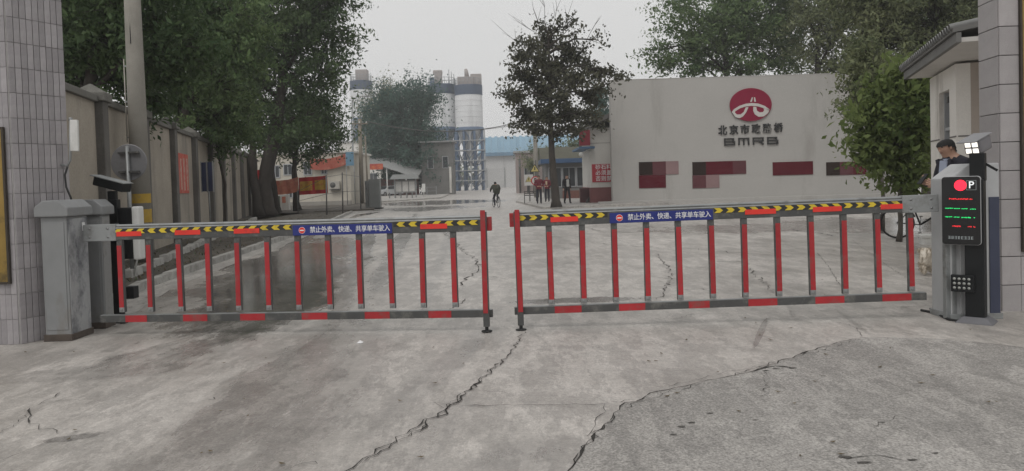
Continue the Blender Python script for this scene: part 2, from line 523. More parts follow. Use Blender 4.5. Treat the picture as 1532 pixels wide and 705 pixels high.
# behind the gate
crack([(655, 340), (690, 372), (715, 392), (716, 405), (700, 415), (688, 428)], 0.03, 16, amp=0.06, step=0.1)
crack([(735, 414), (760, 419)], 0.012, 17, amp=0.008)
crack([(645, 478), (690, 455), (697, 447)], 0.02, 18, amp=0.02)
crack([(983, 380), (1000, 400), (1003, 420), (992, 440), (982, 449)], 0.022, 19, amp=0.05, step=0.1)
crack([(1010, 436), (1050, 432), (1060, 437)], 0.012, 20, amp=0.03)
crack([(1120, 402), (1140, 420), (1160, 440)], 0.02, 21, amp=0.05)
crack([(1060, 392), (1110, 392), (1120, 398)], 0.02, 22, amp=0.06)
crack([(1180, 343), (1230, 350), (1260, 355)], 0.05, 23, amp=0.12)
crack([(1030, 372), (1060, 375), (1120, 380), (1160, 383)], 0.04, 24, amp=0.15, step=0.2)
crack([(1275, 360), (1310, 385), (1330, 400), (1370, 425)], 0.012, 25, amp=0.02, mat=faint_m)
crack([(1222, 378), (1240, 400), (1258, 430)], 0.012, 26, amp=0.01, mat=faint_m)
crack([(560, 427), (670, 425), (770, 416), (960, 414), (1170, 431), (1390, 426)], 0.006, 27, amp=0.01, step=0.2, mat=faint_m)
crack([(1045, 471), (1120, 470), (1250, 465), (1395, 458)], 0.008, 28, amp=0.006)
crack([(1140, 480), (1165, 476), (1240, 472)], 0.006, 29, amp=0.02)
crack([(880, 362), (930, 368), (1000, 372)], 0.03, 30, amp=0.1, step=0.2, mat=faint_m)
crack([(820, 330), (900, 346), (970, 350), (1050, 352)], 0.04, 31, amp=0.1, step=0.3, mat=faint_m)
crack([(560, 350), (640, 345), (720, 350)], 0.03, 47, amp=0.1, step=0.3, mat=faint_m)
# small pits and crumbled spots in the coarse slab
pm = MB()
r = random.Random(77)
for u, v, s in [(1232, 564, .05), (1062, 620, .05), (1035, 634, .06), (1020, 640, .07), (1008, 652, .05), (1265, 686, .09), (1292, 694, .1), (1320, 634, .05),
                (1365, 690, .06), (1400, 680, .05), (1130, 630, .04), (1185, 552, .09), (1160, 553, .07), (1145, 556, .06), (1140, 594, .03), (1390, 518, .03)] + \
        [(r.uniform(960, 1520), r.uniform(560, 703), r.uniform(.005, .012)) for _ in range(60)]:
    c = gp(u, v); s *= .42
    n = 8
    pm.add([(c.x + s * 1.3 * r.uniform(.4, 1) * math.cos(k * 2 * math.pi / n), c.y + s * .55 * r.uniform(.4, 1) * math.sin(k * 2 * math.pi / n), 0.009) for k in range(n)], [tuple(range(n))])
tag(pm.build('pit', M('dusty pit', (.075, .07, .063), .95, .4, 12), ground), kind='stuff')

# fallen leaves and grit scattered on the ground
lm = MB(); r = random.Random(91)
for _ in range(420):
    if r.random() < .8: u, v = r.uniform(180, 560), r.uniform(330, 470)
    else: u, v = r.uniform(0, 1532), r.uniform(330, 700)
    c = gp(u, v); s = r.uniform(.012, .03); a = r.uniform(0, 6.3)
    lm.add([(c.x + s * math.cos(a), c.y + s * math.sin(a), .014), (c.x + .4 * s * math.cos(a + 1.57), c.y + .4 * s * math.sin(a + 1.57), .011),
            (c.x - s * math.cos(a), c.y - s * math.sin(a), .016), (c.x - .4 * s * math.cos(a + 1.57), c.y - .4 * s * math.sin(a + 1.57), .011)], [(0, 1, 2, 3)])
leaf_lit = M('dry fallen leaf', (0.10, 0.075, 0.04), 0.9, 0.4, 3)
tag(lm.build('fallen_leaves', leaf_lit), 'small dry leaves scattered over the concrete road', 'leaves', kind='stuff')

sc_p = gp(538, 514)
tag(MB(sc_p).add([sc_p + Vector(q) for q in [(a_ * .5, b_ * .5, c_ * .5 + .002) for a_, b_, c_ in ((-.06, -.02, .004), (.05, -.03, .006), (.07, .04, .012), (.0, .05, .05), (-.05, .04, .01), (.0, .0, .035))]], [(0, 1, 5), (1, 2, 5), (2, 3, 5), (3, 4, 5), (4, 0, 5)]).build('plastic_scrap', white_film),
    'crumpled white plastic scrap lying on the concrete before the gate', 'litter').location = sc_p
# ------------------------------------------------------------------ planted verge and kerb on the left
KERB = [(-5.05, 8.3), (-5.87, 11.46), (-6.19, 14.63), (-6.84, 22.1), (-7.9, 32.0), (-9.2, 42.0)]
def wall_x(Y): return -7.2 - 0.25 * (Y - 11.9)
vb = MB()
vp = [(x, y) for x, y in KERB] + [(wall_x(42) - 1, 42.0), (wall_x(8.3) - 1, 8.3)]
vb.prism(vp, -0.02, 0.10)
verge = tag(vb.build('verge', soil), kind='structure')
kerb = empty('kerb', (KERB[0][0], KERB[0][1], 0), kind='structure')
kerb_m = M('kerb concrete', (0.36, 0.35, 0.33), 0.8, 0.12, 5, bump=0.15, obj_rand=0.12, dirt=(0.13, 0.12, 0.105), dirt_scale=3, dirt_amt=0.4)
ks = MB().box((0, 0, 0.035), (0.13, 0.98, 0.19)).mesh('kerb_stone', kerb_m, bevel=0.012)
seg = [Vector((x, y, 0)) for x, y in KERB]
for a, b in zip(seg[:-1], seg[1:]):
    L_ = (b - a).length; n = max(1, round(L_))
    for i in range(n):
        p = a + (b - a) * ((i + .5) / n)
        o = link('kerb_stone', ks, kerb)
        o.location = p - seg[0] + Vector((0.07, 0, rnd.uniform(-.008, .008)))
        o.rotation_euler = (0, rnd.uniform(-.02, .02), math.atan2(b.y - a.y, b.x - a.x) - math.pi / 2)
        o.scale = (1, L_ / n, 1)
# narrow gutter strip of pale concrete in front of the kerb
gb = MB()
gq = [(x + 0.13, y) for x, y in KERB] + [(x + 0.55, y) for x, y in KERB[::-1]]
gb.add([(x, y, 0.004) for x, y in gq], [tuple(range(len(gq)))])
tag(gb.build('gutter', paving), kind='structure')
# broken stone edging close to the wall
eb = MB(); r = random.Random(8)
for i in range(26):
    Y = 12.5 + i * .85 + r.uniform(-.1, .1)
    x = wall_x(Y) + .9
    eb.box((x, Y, .13 + r.uniform(-.02, .03)), (.16, .7 + r.uniform(-.1, .1), .16), (r.uniform(-.05, .05), r.uniform(-.1, .1), .24 + r.uniform(-.08, .08)))
tag(eb.build('edging', kerb_m, verge, bevel=.015), kind='stuff')
# leaf litter and low weeds on the verge
wb = MB(); r = random.Random(12)
for _ in range(5200):
    Y = 9 + 31 * r.random() ** 1.5
    kx = np.interp(Y, [k[1] for k in KERB], [k[0] for k in KERB])
    x = r.uniform(wall_x(Y) + .1, kx - .12)
    s = r.uniform(.02, .06); a = r.uniform(0, 6.3); z = .105
    up = r.uniform(.2, 1.4) * s if r.random() < .35 else .01
    wb.add([(x - s * .3 * math.cos(a), Y - s * .3 * math.sin(a), z), (x + s * .3 * math.cos(a), Y + s * .3 * math.sin(a), z), (x + s * math.cos(a + 1.3), Y + s * math.sin(a + 1.3), z + up)], [(0, 1, 2)], mi=0 if r.random() < .6 else 1)
tag(wb.build('leaf_litter', [leaf_lit, M('weed green', (.05, .075, .03), .8, .3, 3)], verge), kind='stuff')
# paving island around the white house and people
def island(name, px, z1=0.12, mat=None):
    b = MB(); b.prism([(gp(u, v).x, gp(u, v).y) for u, v in px], -0.02, z1)
    return tag(b.build(name, mat or paving, bevel=.02), kind='structure')
island('pavement', [(772, 303.0), (812, 313), (1000, 306), (1000, 294), (780, 294)])
island('pavement', [(375, 334), (470, 319), (560, 314.5), (560, 304), (380, 312)], .1, soil)
island('pavement', [(565, 303.5), (660, 297), (672, 291.5), (570, 294.5)], .12)
# ------------------------------------------------------------------ boundary wall on the left
plaster = M('stained cement render', (0.34, 0.302, 0.25), 0.9, 0.14, 1.2, bump=0.25, fine=0.08, dirt=(0.19, 0.175, 0.155), dirt_scale=0.9, dirt_amt=0.5, streak=4)
plaster_d = M('dark cement pilaster', (0.125, 0.118, 0.108), 0.9, 0.2, 2.0, bump=0.3, fine=0.1, dirt=(0.06, 0.056, 0.05), dirt_scale=1.5, dirt_amt=0.4, streak=3)
coping_m = M('mossy coping', (0.15, 0.145, 0.13), 0.9, 0.2, 2.0, bump=0.4, fine=0.12, dirt=(0.07, 0.068, 0.06), dirt_scale=2, dirt_amt=0.5)
W0, W1 = Vector((wall_x(8.2), 8.2, 0)), Vector((wall_x(46), 46, 0))
wdir = (W1 - W0).normalized(); wang = math.atan2(wdir.y, wdir.x); WL = (W1 - W0).length
bw = empty('boundary_wall', W0, wang, 'long stained cement boundary wall with dark pilasters and ridged coping', 'wall')
pil0 = (13.9 - 8.2) / wdir.y; pitch = 3.25 / wdir.y
def ridge(mb, x0, x1, y0, w, z0, h1, h2):
    # coping profile along local x: slab with a pitched top
    prof = [(-w, z0), (w, z0), (w, z0 + h1), (0, z0 + h2), (-w, z0 + h1)]
    mb.extr([(x0, y0 + p, z) for p, z in prof], (x1 - x0, 0, 0))
xs = [pil0 + k * pitch for k in range(-2, 11)]
edges = [0.0] + [x for x in xs if 0 < x < WL] + [WL]
for a, b in zip(edges[:-1], edges[1:]):
    MB().box(((a + b) / 2, 0.12, 1.6), (b - a - .02, .22, 3.24)).build('wall_panel', plaster, bw)
    cp = MB(); ridge(cp, a + .2, b - .2, .12, .19, 3.2, .12, .2); cp.build('coping', coping_m, bw, bevel=.015)
for x in edges[1:-1]:
    p = MB().box((x, .08, 1.6), (.36, .42, 3.26)).build('pilaster', plaster_d, bw, bevel=.02)
    c = MB(); c.box((x, .1, 3.30), (.52, .58, .16))
    c.add([(x - .25, -.18, 3.378), (x + .25, -.18, 3.378), (x + .25, .38, 3.378), (x - .25, .38, 3.378), (x - .08, .1, 3.56), (x + .08, .1, 3.56)],
          [(0, 1, 5, 4), (2, 3, 4, 5), (1, 2, 5), (3, 0, 4)])
    c.build('cap', coping_m, p, bevel=.02)
def on_wall(u, v, out=0.0):
    """point of the wall face seen at u, v (world) with its local x and z"""
    d = ray(u, v); n = Vector((wdir.y, -wdir.x, 0))
    t = (Vector((W0.x, W0.y, 0)) - Vector((0, 0, 0))).dot(n) / Vector((d.x, d.y, 0)).dot(n)
    p = Vector((d.x * t, d.y * t, CAMH + d.z * t))
    return p + n * out, (p - W0).dot(wdir)
# red paper notice on the wall, faded in stripes
red_paper = M('faded red paper', (0.50, 0.075, 0.05), 0.8, 0.25, 5, dirt=(0.42, 0.25, 0.19), dirt_scale=9, dirt_amt=0.55, streak=5)
a, xa = on_wall(259, 290); b, xb = on_wall(280, 232)
t = empty('wall_poster', W0 + wdir * ((xa + xb) / 2) + Vector((0, 0, a.z)), wang, 'tattered red paper notice glued to the cement wall', 'poster')
MB().box((0, -.012 - .002, (b.z - a.z) / 2), (xb - xa, .008, b.z - a.z)).build('sheet', red_paper, t)
fade = M('bleached paper strip', (0.5, 0.33, 0.27), .85, .3, 8, dirt=(.5, .1, .07), dirt_scale=10, dirt_amt=.6)
r = random.Random(3)
for k in range(5):
    w = (xb - xa)
    MB().box((-w / 2 + (k + .5) * w / 5, -.0205, (b.z - a.z) * .48), (w * .09, .003, (b.z - a.z) * r.uniform(.7, .9))).build('faded_strip', fade, t)
# blue twin notice board standing before the wall
blue_b = M('navy notice board', (0.018, 0.028, 0.075), 0.5, 0.2, 4, dirt=(0.07, 0.08, 0.10), dirt_scale=3, dirt_amt=0.3)
p0 = at(292, 287, 23.2); p1 = at(324, 243, 24.0)
t = empty('notice_board', Vector(((p0.x + p1.x) / 2, 23.7, .1)), wang * 0, 'navy blue double notice board on a slim post beside the wall', 'notice board')
for k in (0, 1):
    w = (p1.x - p0.x) / 2
    MB().box((-w / 2 + k * w, 0, (p0.z + p1.z) / 2 - .1), (w - .05, .04, p1.z - p0.z)).build('board', blue_b, t, bevel=.006)
    for sx_ in (-1, 1):
        MB().box((-w / 2 + k * w + sx_ * (w / 2 - .01), 0, (p0.z + p1.z) / 2 - .1), (.022, .06, p1.z - p0.z + .06)).build('frame', steel, t)
MB().tube([(.02, .06, 0), (-.01, .06, p1.z - .1)], .028, 8).build('post', steel, t)

# ------------------------------------------------------------------ left gate pillar (narrow upright tiles)
joint = M('tile joint mortar', (0.36, 0.35, 0.34), 0.9, 0.2, 8)
tile_l = M('grey mauve glazed tile', (0.300, 0.282, 0.290), 0.36, 0.16, 9, bump=0.12, obj_rand=0.17, dirt=(0.30, 0.28, 0.26), dirt_scale=6, dirt_amt=0.22, streak=4)
A = Vector((-5.02, 7.46, 0)); B = Vector((-4.755, 7.96, 0))
HP = 4.7
gl = empty('gate_pillar', (A.x, A.y, 0), 0, 'gate pillar clad in narrow upright grey mauve tiles beside the twin grey cabinets', 'pillar')
core = MB((A.x, A.y, 0)).prism([(A.x - .004, A.y + .002), (B.x - .006, B.y), (B.x - .33, B.y + .35), (A.x - 1.2, B.y + .35), (A.x - 1.2, A.y + .012)], -.02, HP)
core.build('core', joint, gl)
dAB = (B - A); lAB = dAB.length; aAB = math.atan2(dAB.y, dAB.x)
TH, TW = .2545, .0585
tm = MB().box((0, 0, 0), (TW - .0015, .016, TH - .004)).mesh('tile', tile_l, bevel=.003)
rows = int(HP / TH)
r = random.Random(4)
nc = int(lAB / TW)
for j in range(rows):
    z = (j + .5) * TH
    for i in range(nc):
        o = link('tile', tm, gl); s = (i + .5) * lAB / nc
        o.location = (dAB.x / lAB * s, dAB.y / lAB * s, z); o.rotation_euler = (r.uniform(-.006, .006), 0, aAB + r.uniform(-.012, .012))
        o.location += Vector((math.sin(aAB), -math.cos(aAB), 0)) * r.uniform(.0, .004)
    for i in range(8):
        o = link('tile', tm, gl)
        o.location = (-.012 - (i + .5) * TW, r.uniform(-.002, .002), z); o.rotation_euler = (r.uniform(-.006, .006), 0, r.uniform(-.01, .01))
# brass plaque on its front
gold = M('tarnished brass sheet', (0.30, 0.20, 0.055), 0.4, 0.2, 3, metal=0.55, dirt=(0.10, 0.075, 0.035), dirt_scale=4, dirt_amt=0.45)
brown = M('dark bronze frame', (0.05, 0.04, 0.03), 0.5, 0.2, 6, metal=0.3)
def plaque(name, x0, x1, y, z0, z1, label):
    t = empty(name, ((x0 + x1) / 2, y, z0), 0, label, 'plaque')
    w, h = x1 - x0, z1 - z0
    MB().box((0, 0, h / 2), (w - .04, .02, h - .04)).build('sheet', gold, t, bevel=.004)
    for s in (-1, 1):
        MB().box((s * (w / 2 - .01), -.004, h / 2), (.022, .034, h)).build('frame', brown, t, bevel=.003)
        MB().box((0, -.004, h / 2 + s * (h / 2 - .01)), (w - .048, .033, .022)).build('frame', brown, t, bevel=.003)
plaque('brass_plaque', -6.0, -5.075, 7.437, .62, 2.2, 'tarnished brass company plaque on the narrow tiled pillar')
# white antenna with bracket and cable on the pillar
a = at(110, 203, 7.86)
t = empty('wall_antenna', at(106, 245, 7.9), 0, 'small white box antenna on a bent pipe bracket of the tiled pillar', 'antenna')
o_ = t.location
MB(o_).box(at(111.5, 203, 7.82), (.075, .05, .33), (0, .02, .25)).build('housing', white_paint, t, bevel=.008)
MB(o_).tube([at(92, 247, 7.88), at(101, 248, 7.88), at(105, 240, 7.88), at(105.5, 180, 7.86)], .013, 8).tube([at(105.5, 181, 7.86), at(105.5, 176, 7.86)], .02, 8).build('bracket', steel, t)
MB(o_).tube([at(101, 250, 7.86), at(97, 262, 7.85), at(99, 280, 7.84), at(106, 296, 7.82), at(108, 306, 7.84)], .011, 6).build('cable', rubber, t)

# ------------------------------------------------------------------ right gate pillar (large tiles)
tile_r = M('pale grey stone tile', (0.335, 0.315, 0.315), 0.55, 0.10, 4, bump=0.08, obj_rand=0.11, fine=.05, dirt=(0.2, 0.19, 0.185), dirt_scale=3, dirt_amt=0.3, streak=5)
joint_d = M('dark tile joint', (0.10, 0.098, 0.095), .9, .2, 8)
C = Vector((5.06, 7.65, 0))
gr_ = empty('gate_pillar', C, 0, 'gate pillar clad in large pale grey stone tiles beside the lit parking display', 'pillar')
MB().prism([(.012, .012), (1.3, .012), (1.3, .42), (.068, .42)], -.02, HP).build('core', joint_d, gr_)
TR = .297
mf = MB().box((0, 0, 0), (.196, .02, TR - .008)).mesh('tile', tile_r, bevel=.004)
ms_ = MB().box((0, 0, 0), (.395, .02, TR - .008)).mesh('tile', tile_r, bevel=.004)
for j in range(int(HP / TR)):
    z = (j + .42) * TR
    for i in range(3):
        o = link('tile', mf, gr_); o.location = (.1 + .2 * i, .003 + rnd.uniform(-.001, .001), z)
    o = link('tile', ms_, gr_); o.location = (.0035 + .03, .2165, z); o.rotation_euler = (0, 0, math.atan2(.42, .056))
plaque('brass_plaque', C.x + .20, C.x + .95, 7.63, .62, 3.4, 'bronze framed company plaque on the large tiled pillar')

# ------------------------------------------------------------------ barrier arms
def chevrons(mb_y, mb_k, x0, x1, z0, z1, y, direction):
    n = max(1, round((x1 - x0) / .118)); w = (x1 - x0) / n; h = z1 - z0; zc = (z0 + z1) / 2
    mb_k.box(((x0 + x1) / 2, y + .0015, zc), (x1 - x0, .002, h))
    t = w * .5; k = h * .62
    for i in range(n):
        a = x0 + i * w
        if direction > 0:
            out = [(a, z0), (a + t, z0), (a + t + k, zc), (a + t, z1), (a, z1), (a + k, zc)]
        else:
            b_ = x0 + (i + 1) * w
            out = [(b_, z0), (b_, z1), (b_ - t, z1), (b_ - t - k, zc), (b_ - t, z0)][:5] + [(b_ - k, zc)]
            out = [(b_, z0), (b_ - k, zc), (b_, z1), (b_ - t, z1), (b_ - t - k, zc), (b_ - t, z0)]
        out = [(min(max(x, x0 - .02), x1 + .02), z) for x, z in out]
        mb_y.extr([(x, y - .0015, z) for x, z in out], (0, .0025, 0))

def barrier_arm(loc, ang, s, length, bal, red_top, red_bot, chev, sign, zt, label, tilt=0.0, brz_=.18):
    """s = +1: arm reaches along +x from the cabinet, -1: along -x. All distances are metres from the cabinet"""
    t = empty('fence_barrier', loc, ang, label, 'barrier', 'fence barrier arms across the road')
    X = lambda d: s * d
    fy = -.034
    beam = MB()
    z1 = zt; z0 = zt - .158
    # beam with a rounded light top rail and a shallow groove
    prof = [(-.030, z0), (.030, z0), (.030, z1 - .02), (.018, z1), (-.018, z1), (-.030, z1 - .02)]
    beam.extr([(X(.32), y, z) for y, z in prof], (s * (length - .32), 0, 0))
    bo = beam.build('beam', dark_metal, t, bevel=.004)
    rb = MB(); rb.extr([(X(.30), y, z) for y, z in [(-.033, z1 - .036), (-.020, z1 + .003), (.020, z1 + .003), (.033, z1 - .036), (.0325, z1 - .04), (-.0325, z1 - .04)]], (s * (length - .30), 0, 0))
    rb.build('top_rail', steel, bo)
    # steel sleeve that clamps the beam to the cabinet
    sl_ = MB().box((X(.165), 0, (z0 + z1) / 2 - .0), (.36, .074, .175)).build('sleeve', grey_metal, t, bevel=.006)
    for k in (.06, .26):
        for dz in (-.045, .045):
            MB().lathe([(.001, -.008), (.011, -.006), (.012, .0)], (X(k), -.037, (z0 + z1) / 2 + dz), 8, axis='Y').build('bolt', chrome, sl_)
    for a, b in red_top:
        MB().box((X((a + b) / 2), fy + .001, z0 + .062), (b - a, .006, .05)).build('reflector', red_bright, bo)
    for a, b, d in chev:
        y_, k_ = MB(), MB()
        lo, hi = sorted((X(a), X(b)))
        chevrons(y_, k_, lo, hi, z1 - .092, z1 - .044, fy, d)
        k_.build('chevron_backing', black_film, bo); y_.build('chevron_tape', yellow, bo)
    # bottom rail
    brz = brz_
    br = MB().box((X((.12 + length + .06) / 2), 0, brz), (length - .06, .05, .075)).build('bottom_rail', dark_metal, t, bevel=.005)
    MB().box((X((.12 + length + .06) / 2), .0, brz + .039), (length - .08, .046, .006)).build('rail_lip', steel, br)
    for a, b in red_bot:
        MB().box((X((a + b) / 2), -.0265, brz), (b - a, .004, .07)).build('reflector', red_refl, br)
    # balusters
    bm1 = MB().box((0, 0, 0), (.062, .036, z0 - .25 + .01)).mesh('baluster', dark_metal, bevel=.004)
    bm2 = MB().box((0, 0, 0), (.049, .005, z0 - .25 - .105)).mesh('reflective_strip', red_refl)
    bm3 = MB().box((0, 0, 0), (.056, .052, .05)).lathe([(.001, -.032), (.012, -.031), (.013, -.024)], (0, 0, 0), 8, axis='Y').mesh('foot_bracket', steel, bevel=.003)
    for d in bal:
        o = link('baluster', bm1, t); o.location = (X(d), 0, (z0 + .25) / 2 + .002)
        o.rotation_euler = (0, rnd.uniform(-.009, .009) + tilt, 0)
        q = link('reflective_strip', bm2, o); q.location = (-.003 * s, -.0195, -.01)
        q = link('foot_bracket', bm3, o); q.location = (0, 0, -(z0 - .25) / 2 + .022)
    # leg at the free end
    lp = MB().box((X(length), -.055, .632), (.062, .05, 1.15)).build('end_post', dark_metal, t, bevel=.004)
    MB().box((X(length) - .004 * s, -.0825, .71), (.048, .005, 1.03)).build('reflective_strip', red_refl, lp)
    MB().box((X(length) + .050 * s, .0, z1 - .085), (.05, .06, .14)).build('end_cap', red_refl, bo, bevel=.006)
    MB().tube([(X(length), -.055, .065), (X(length), -.055, .012)], .018, 8).lathe([(.001, 0.0), (.055, .002), (.055, .010), (.02, .016), (.001, .017)], (X(length), -.055, .006), 12).build('foot', rubber, lp)
    # blue prohibition sign
    a, b = sign
    w = b - a; cx = X((a + b) / 2)
    sg = MB().box((cx, fy - .001, z1 - .104), (w, .006, .105)).build('sign_plate', blue_sign, t, bevel=.002)
    txt = '禁止外卖、快递、共享单车驶入'
    stp = w * .805 / len(txt)
    for i, ch_ in enumerate(txt):
        o = link('character', text_mesh('character', ch_, .068, white_film, .001, .0005, stp * 1.02 / .068), sg)
        o.location = (cx - w * .325 + (i + .5) * stp, fy - .0055, z1 - .104)
    ex = cx - w * .405
    MB().lathe([(.001, -.002), (.034, -.002), (.034, .002)], (ex, fy - .0045, z1 - .104), 24, axis='Y', smooth=False).build('no_entry_ring', white_film, sg)
    MB().lathe([(.001, -.002), (.0305, -.002), (.0305, .002)], (ex, fy - .0062, z1 - .104), 24, axis='Y', smooth=False).build('no_entry_disc', red_bright, sg)
    MB().box((ex, fy - .0087, z1 - .104), (.042, .003, .012)).build('no_entry_bar', white_film, sg)
    return t

L0 = Vector((-4.50, 7.80, 0)); L1 = Vector((-0.285, 7.43, 0))
la = math.atan2(L1.y - L0.y, L1.x - L0.x); LL = (L1 - L0).length
def dist_l(u, v=345):
    d = ray(u, v); n = Vector((math.sin(la), -math.cos(la), 0))
    t = (L0.dot(n) - .0) / Vector((d.x, d.y, 0)).dot(n)
    return (Vector((d.x * t, d.y * t, 0)) - L0).dot(Vector((math.cos(la), math.sin(la), 0)))
R0 = Vector((4.25, 7.40, 0)); R1 = Vector((0.055, 7.48, 0))
ra = math.atan2(R0.y - R1.y, R0.x - R1.x); RL = (R1 - R0).length
def dist_r(u, v=325):
    d = ray(u, v); n = Vector((math.sin(ra), -math.cos(ra), 0))
    t = R0.dot(n) / Vector((d.x, d.y, 0)).dot(n)
    return -(Vector((d.x * t, d.y * t, 0)) - R0).dot(Vector((math.cos(ra), math.sin(ra), 0)))
arm_l = barrier_arm(L0, la, 1, LL, [dist_l(u, 410) for u in (182, 225, 270, 313, 357, 402, 447, 493, 539, 586, 633, 680)],
    [(dist_l(a), dist_l(b)) for a, b in ((177, 214), (264, 302), (352, 390), (630, 670))],
    [(dist_l(a, 475), dist_l(b, 475)) for a, b in ((190, 222), (276, 312), (361, 398), (453, 491), (547, 584), (642, 676))],
    [(dist_l(170), dist_l(438), -1), (dist_l(590), dist_l(716), -1)], (dist_l(440), dist_l(588)), 1.170,
    'red and black fence barrier arm reaching from the twin grey cabinets')
arm_r = barrier_arm(R0, ra, -1, RL, [dist_r(u, 400) for u in (824, 873, 921, 969, 1017, 1066, 1115, 1165, 1215, 1264, 1314, 1363)],
    [tuple(sorted((dist_r(a), dist_r(b)))) for a, b in ((825, 866), (1115, 1161), (1216, 1259), (1317, 1361))],
    [tuple(sorted((dist_r(a, 460), dist_r(b, 460)))) for a, b in ((830, 870), (926, 965), (1030, 1061), (1119, 1162), (1219, 1262), (1319, 1362))],
    [(dist_r(910), dist_r(776), 1), (dist_r(1368), dist_r(1069), 1)], tuple(sorted((dist_r(913), dist_r(1067)))), 1.205,
    'red and black fence barrier arm reaching from the parking display cabinet', brz_=.195)
arm_r.location.z = .035; arm_r.rotation_euler = (0, -.010, ra)

# ------------------------------------------------------------------ left cabinets
cab_m = M('chalky grey cabinet', (0.215, 0.22, 0.222), 0.6, 0.12, 3, bump=.12, dirt=(0.15, 0.13, 0.11), dirt_scale=2.2, dirt_amt=0.35, streak=2.5)
cab_side = M('paint smeared cabinet side', (0.33, 0.335, 0.34), 0.6, 0.2, 3, dirt=(0.04, 0.045, 0.06), dirt_scale=4.5, dirt_amt=0.62, streak=1.6)
def cabinet_left(x0, x1, y0, y1, h, label, side):
    t = empty('barrier_cabinet', ((x0 + x1) / 2, (y0 + y1) / 2, 0), 0, label, 'cabinet')
    w, d = x1 - x0, y1 - y0
    MB().box((0, 0, (h - .17) / 2), (w, d, h - .17)).build('housing', cab_m, t, bevel=.012)
    MB().box((w / 2 + .003, 0, (h - .17) / 2 + .02), (.008, d - .03, h - .26)).build('side_panel', side, t, bevel=.002)
    MB().box((0, -d / 2 - .003, (h - .17) / 2 + .03), (w - .05, .008, h - .34)).build('door', cab_m, t, bevel=.004)
    c = MB(); ov = .042
    # pitched cap
    zb = h - .17
    pr = [(-w / 2 - ov, zb), (w / 2 + ov, zb), (w / 2 + ov, zb + .09), (w / 2 - .05, h), (-w / 2 + .05, h), (-w / 2 - ov, zb + .10)]
    c.extr([(x, -d / 2 - ov, z) for x, z in pr], (0, d + 2 * ov, 0))
    c.build('cap', cab_m, t, bevel=.014)
    MB().box((0, 0, .035), (w + .03, d + .03, .07)).build('plinth', M('rusty plinth', (.075, .06, .05), .9, .3, 6), t, bevel=.008)
    return t
cl = cabinet_left(-4.83, -4.565, 7.56, 7.93, 1.45, 'chalky grey barrier cabinet with paint smears touching the tiled pillar', cab_side)
MB().box((.145, .09, 1.16), (.004, .05, .09)).build('sticker', white_film, cl)
cabinet_left(-4.83, -4.57, 8.2, 8.38, 1.44, 'grey barrier cabinet standing behind the paint smeared one', M('plain cabinet side', (.27, .27, .265), .6, .15, 3, dirt=(.13, .12, .11), dirt_scale=3, dirt_amt=.4))

# ------------------------------------------------------------------ plate reading camera post, seen from behind, left
t = empty('camera_post', at(178, 480, 8.6) * Vector((1, 1, 0)) if False else Vector((at(179, 470, 8.6).x, 8.6, 0)), 0, 'black plate camera post with white backed display box by the left cabinets', 'camera post')
o_ = t.location
MB().box((0, 0, .72), (.09, .09, 1.42)).build('column', black_paint, t, bevel=.006)
MB().box((0, 0, .012), (.26, .26, .024)).build('base_plate', black_paint, t, bevel=.004)
dz = at(196, 349, 8.6) - o_
db = MB().box((.085, .03, dz.z), (.235, .11, .60)).build('display_box', black_paint, t, bevel=.015)
MB().box((.247, .03, dz.z), (.085, .13, .62)).build('back_shell', white_paint, t, bevel=.02)
ch = at(168, 276, 8.6) - o_
rot = Euler((0, rad(14), rad(-12))).to_matrix()
cm = MB().box((ch.x, 0, ch.z), (.40, .15, .10), rot).build('camera_housing', black_paint, t, bevel=.012)
MB().box(Vector((ch.x, 0, ch.z)) + rot @ Vector((-.02, 0, .056)), (.46, .17, .012), rot).build('sun_shield', grey_metal, cm, bevel=.003)
MB().lathe([(.001, -.012), (.034, -.01), (.036, .0)], Vector((ch.x, 0, ch.z)) + rot @ Vector((-.205, 0, 0)), 14, axis='X').build('lens', chrome, cm)
MB().box((-.02, 0, 1.47), (.09, .07, .12)).build('camera_bracket', black_paint, t, bevel=.01)
sp = at(197, 437, 8.6) - o_
MB().box((sp.x, -.02, sp.z), (.13, .12, .14)).tube([(0, 0, sp.z), (sp.x, -.02, sp.z)], .015, 6).build('fill_light', black_paint, t, bevel=.01)

# ------------------------------------------------------------------ round traffic sign, back side, and utility pole
sg_back = M('galvanised sign back', (0.215, 0.215, 0.225), 0.5, 0.12, 3, metal=.3, dirt=(.13, .125, .12), dirt_scale=3, dirt_amt=.4)
c = at(191, 243, 12.3)
t = empty('round_traffic_sign', (c.x, c.y, .1), 0, 'round traffic sign seen from its grey back on a slim steel post', 'sign')
o_ = t.location
ds = MB(o_).lathe([(.001, -.006), (.295, -.006), (.303, .0), (.30, .012), (.29, .012), (.285, 0), (.001, 0)], c + Vector((0, .04, 0)), 36, axis='Y', smooth=False).build('disc', sg_back, t)
MB(o_).tube([(c.x, c.y, .05), (c.x, c.y, c.z + .27)], .034, 10).build('post', steel, t)
for dz in (-.16, .16):
    MB(o_).box((c.x + .02, c.y + .0, c.z + dz), (.34, .05, .035)).build('clamp', dark_metal, t, bevel=.004)
MB(o_).tube([(c.x + .03, c.y - .05, .06), (c.x + .24, c.y - .05, .9)], .016, 6).build('stay_rod', white_paint, t)

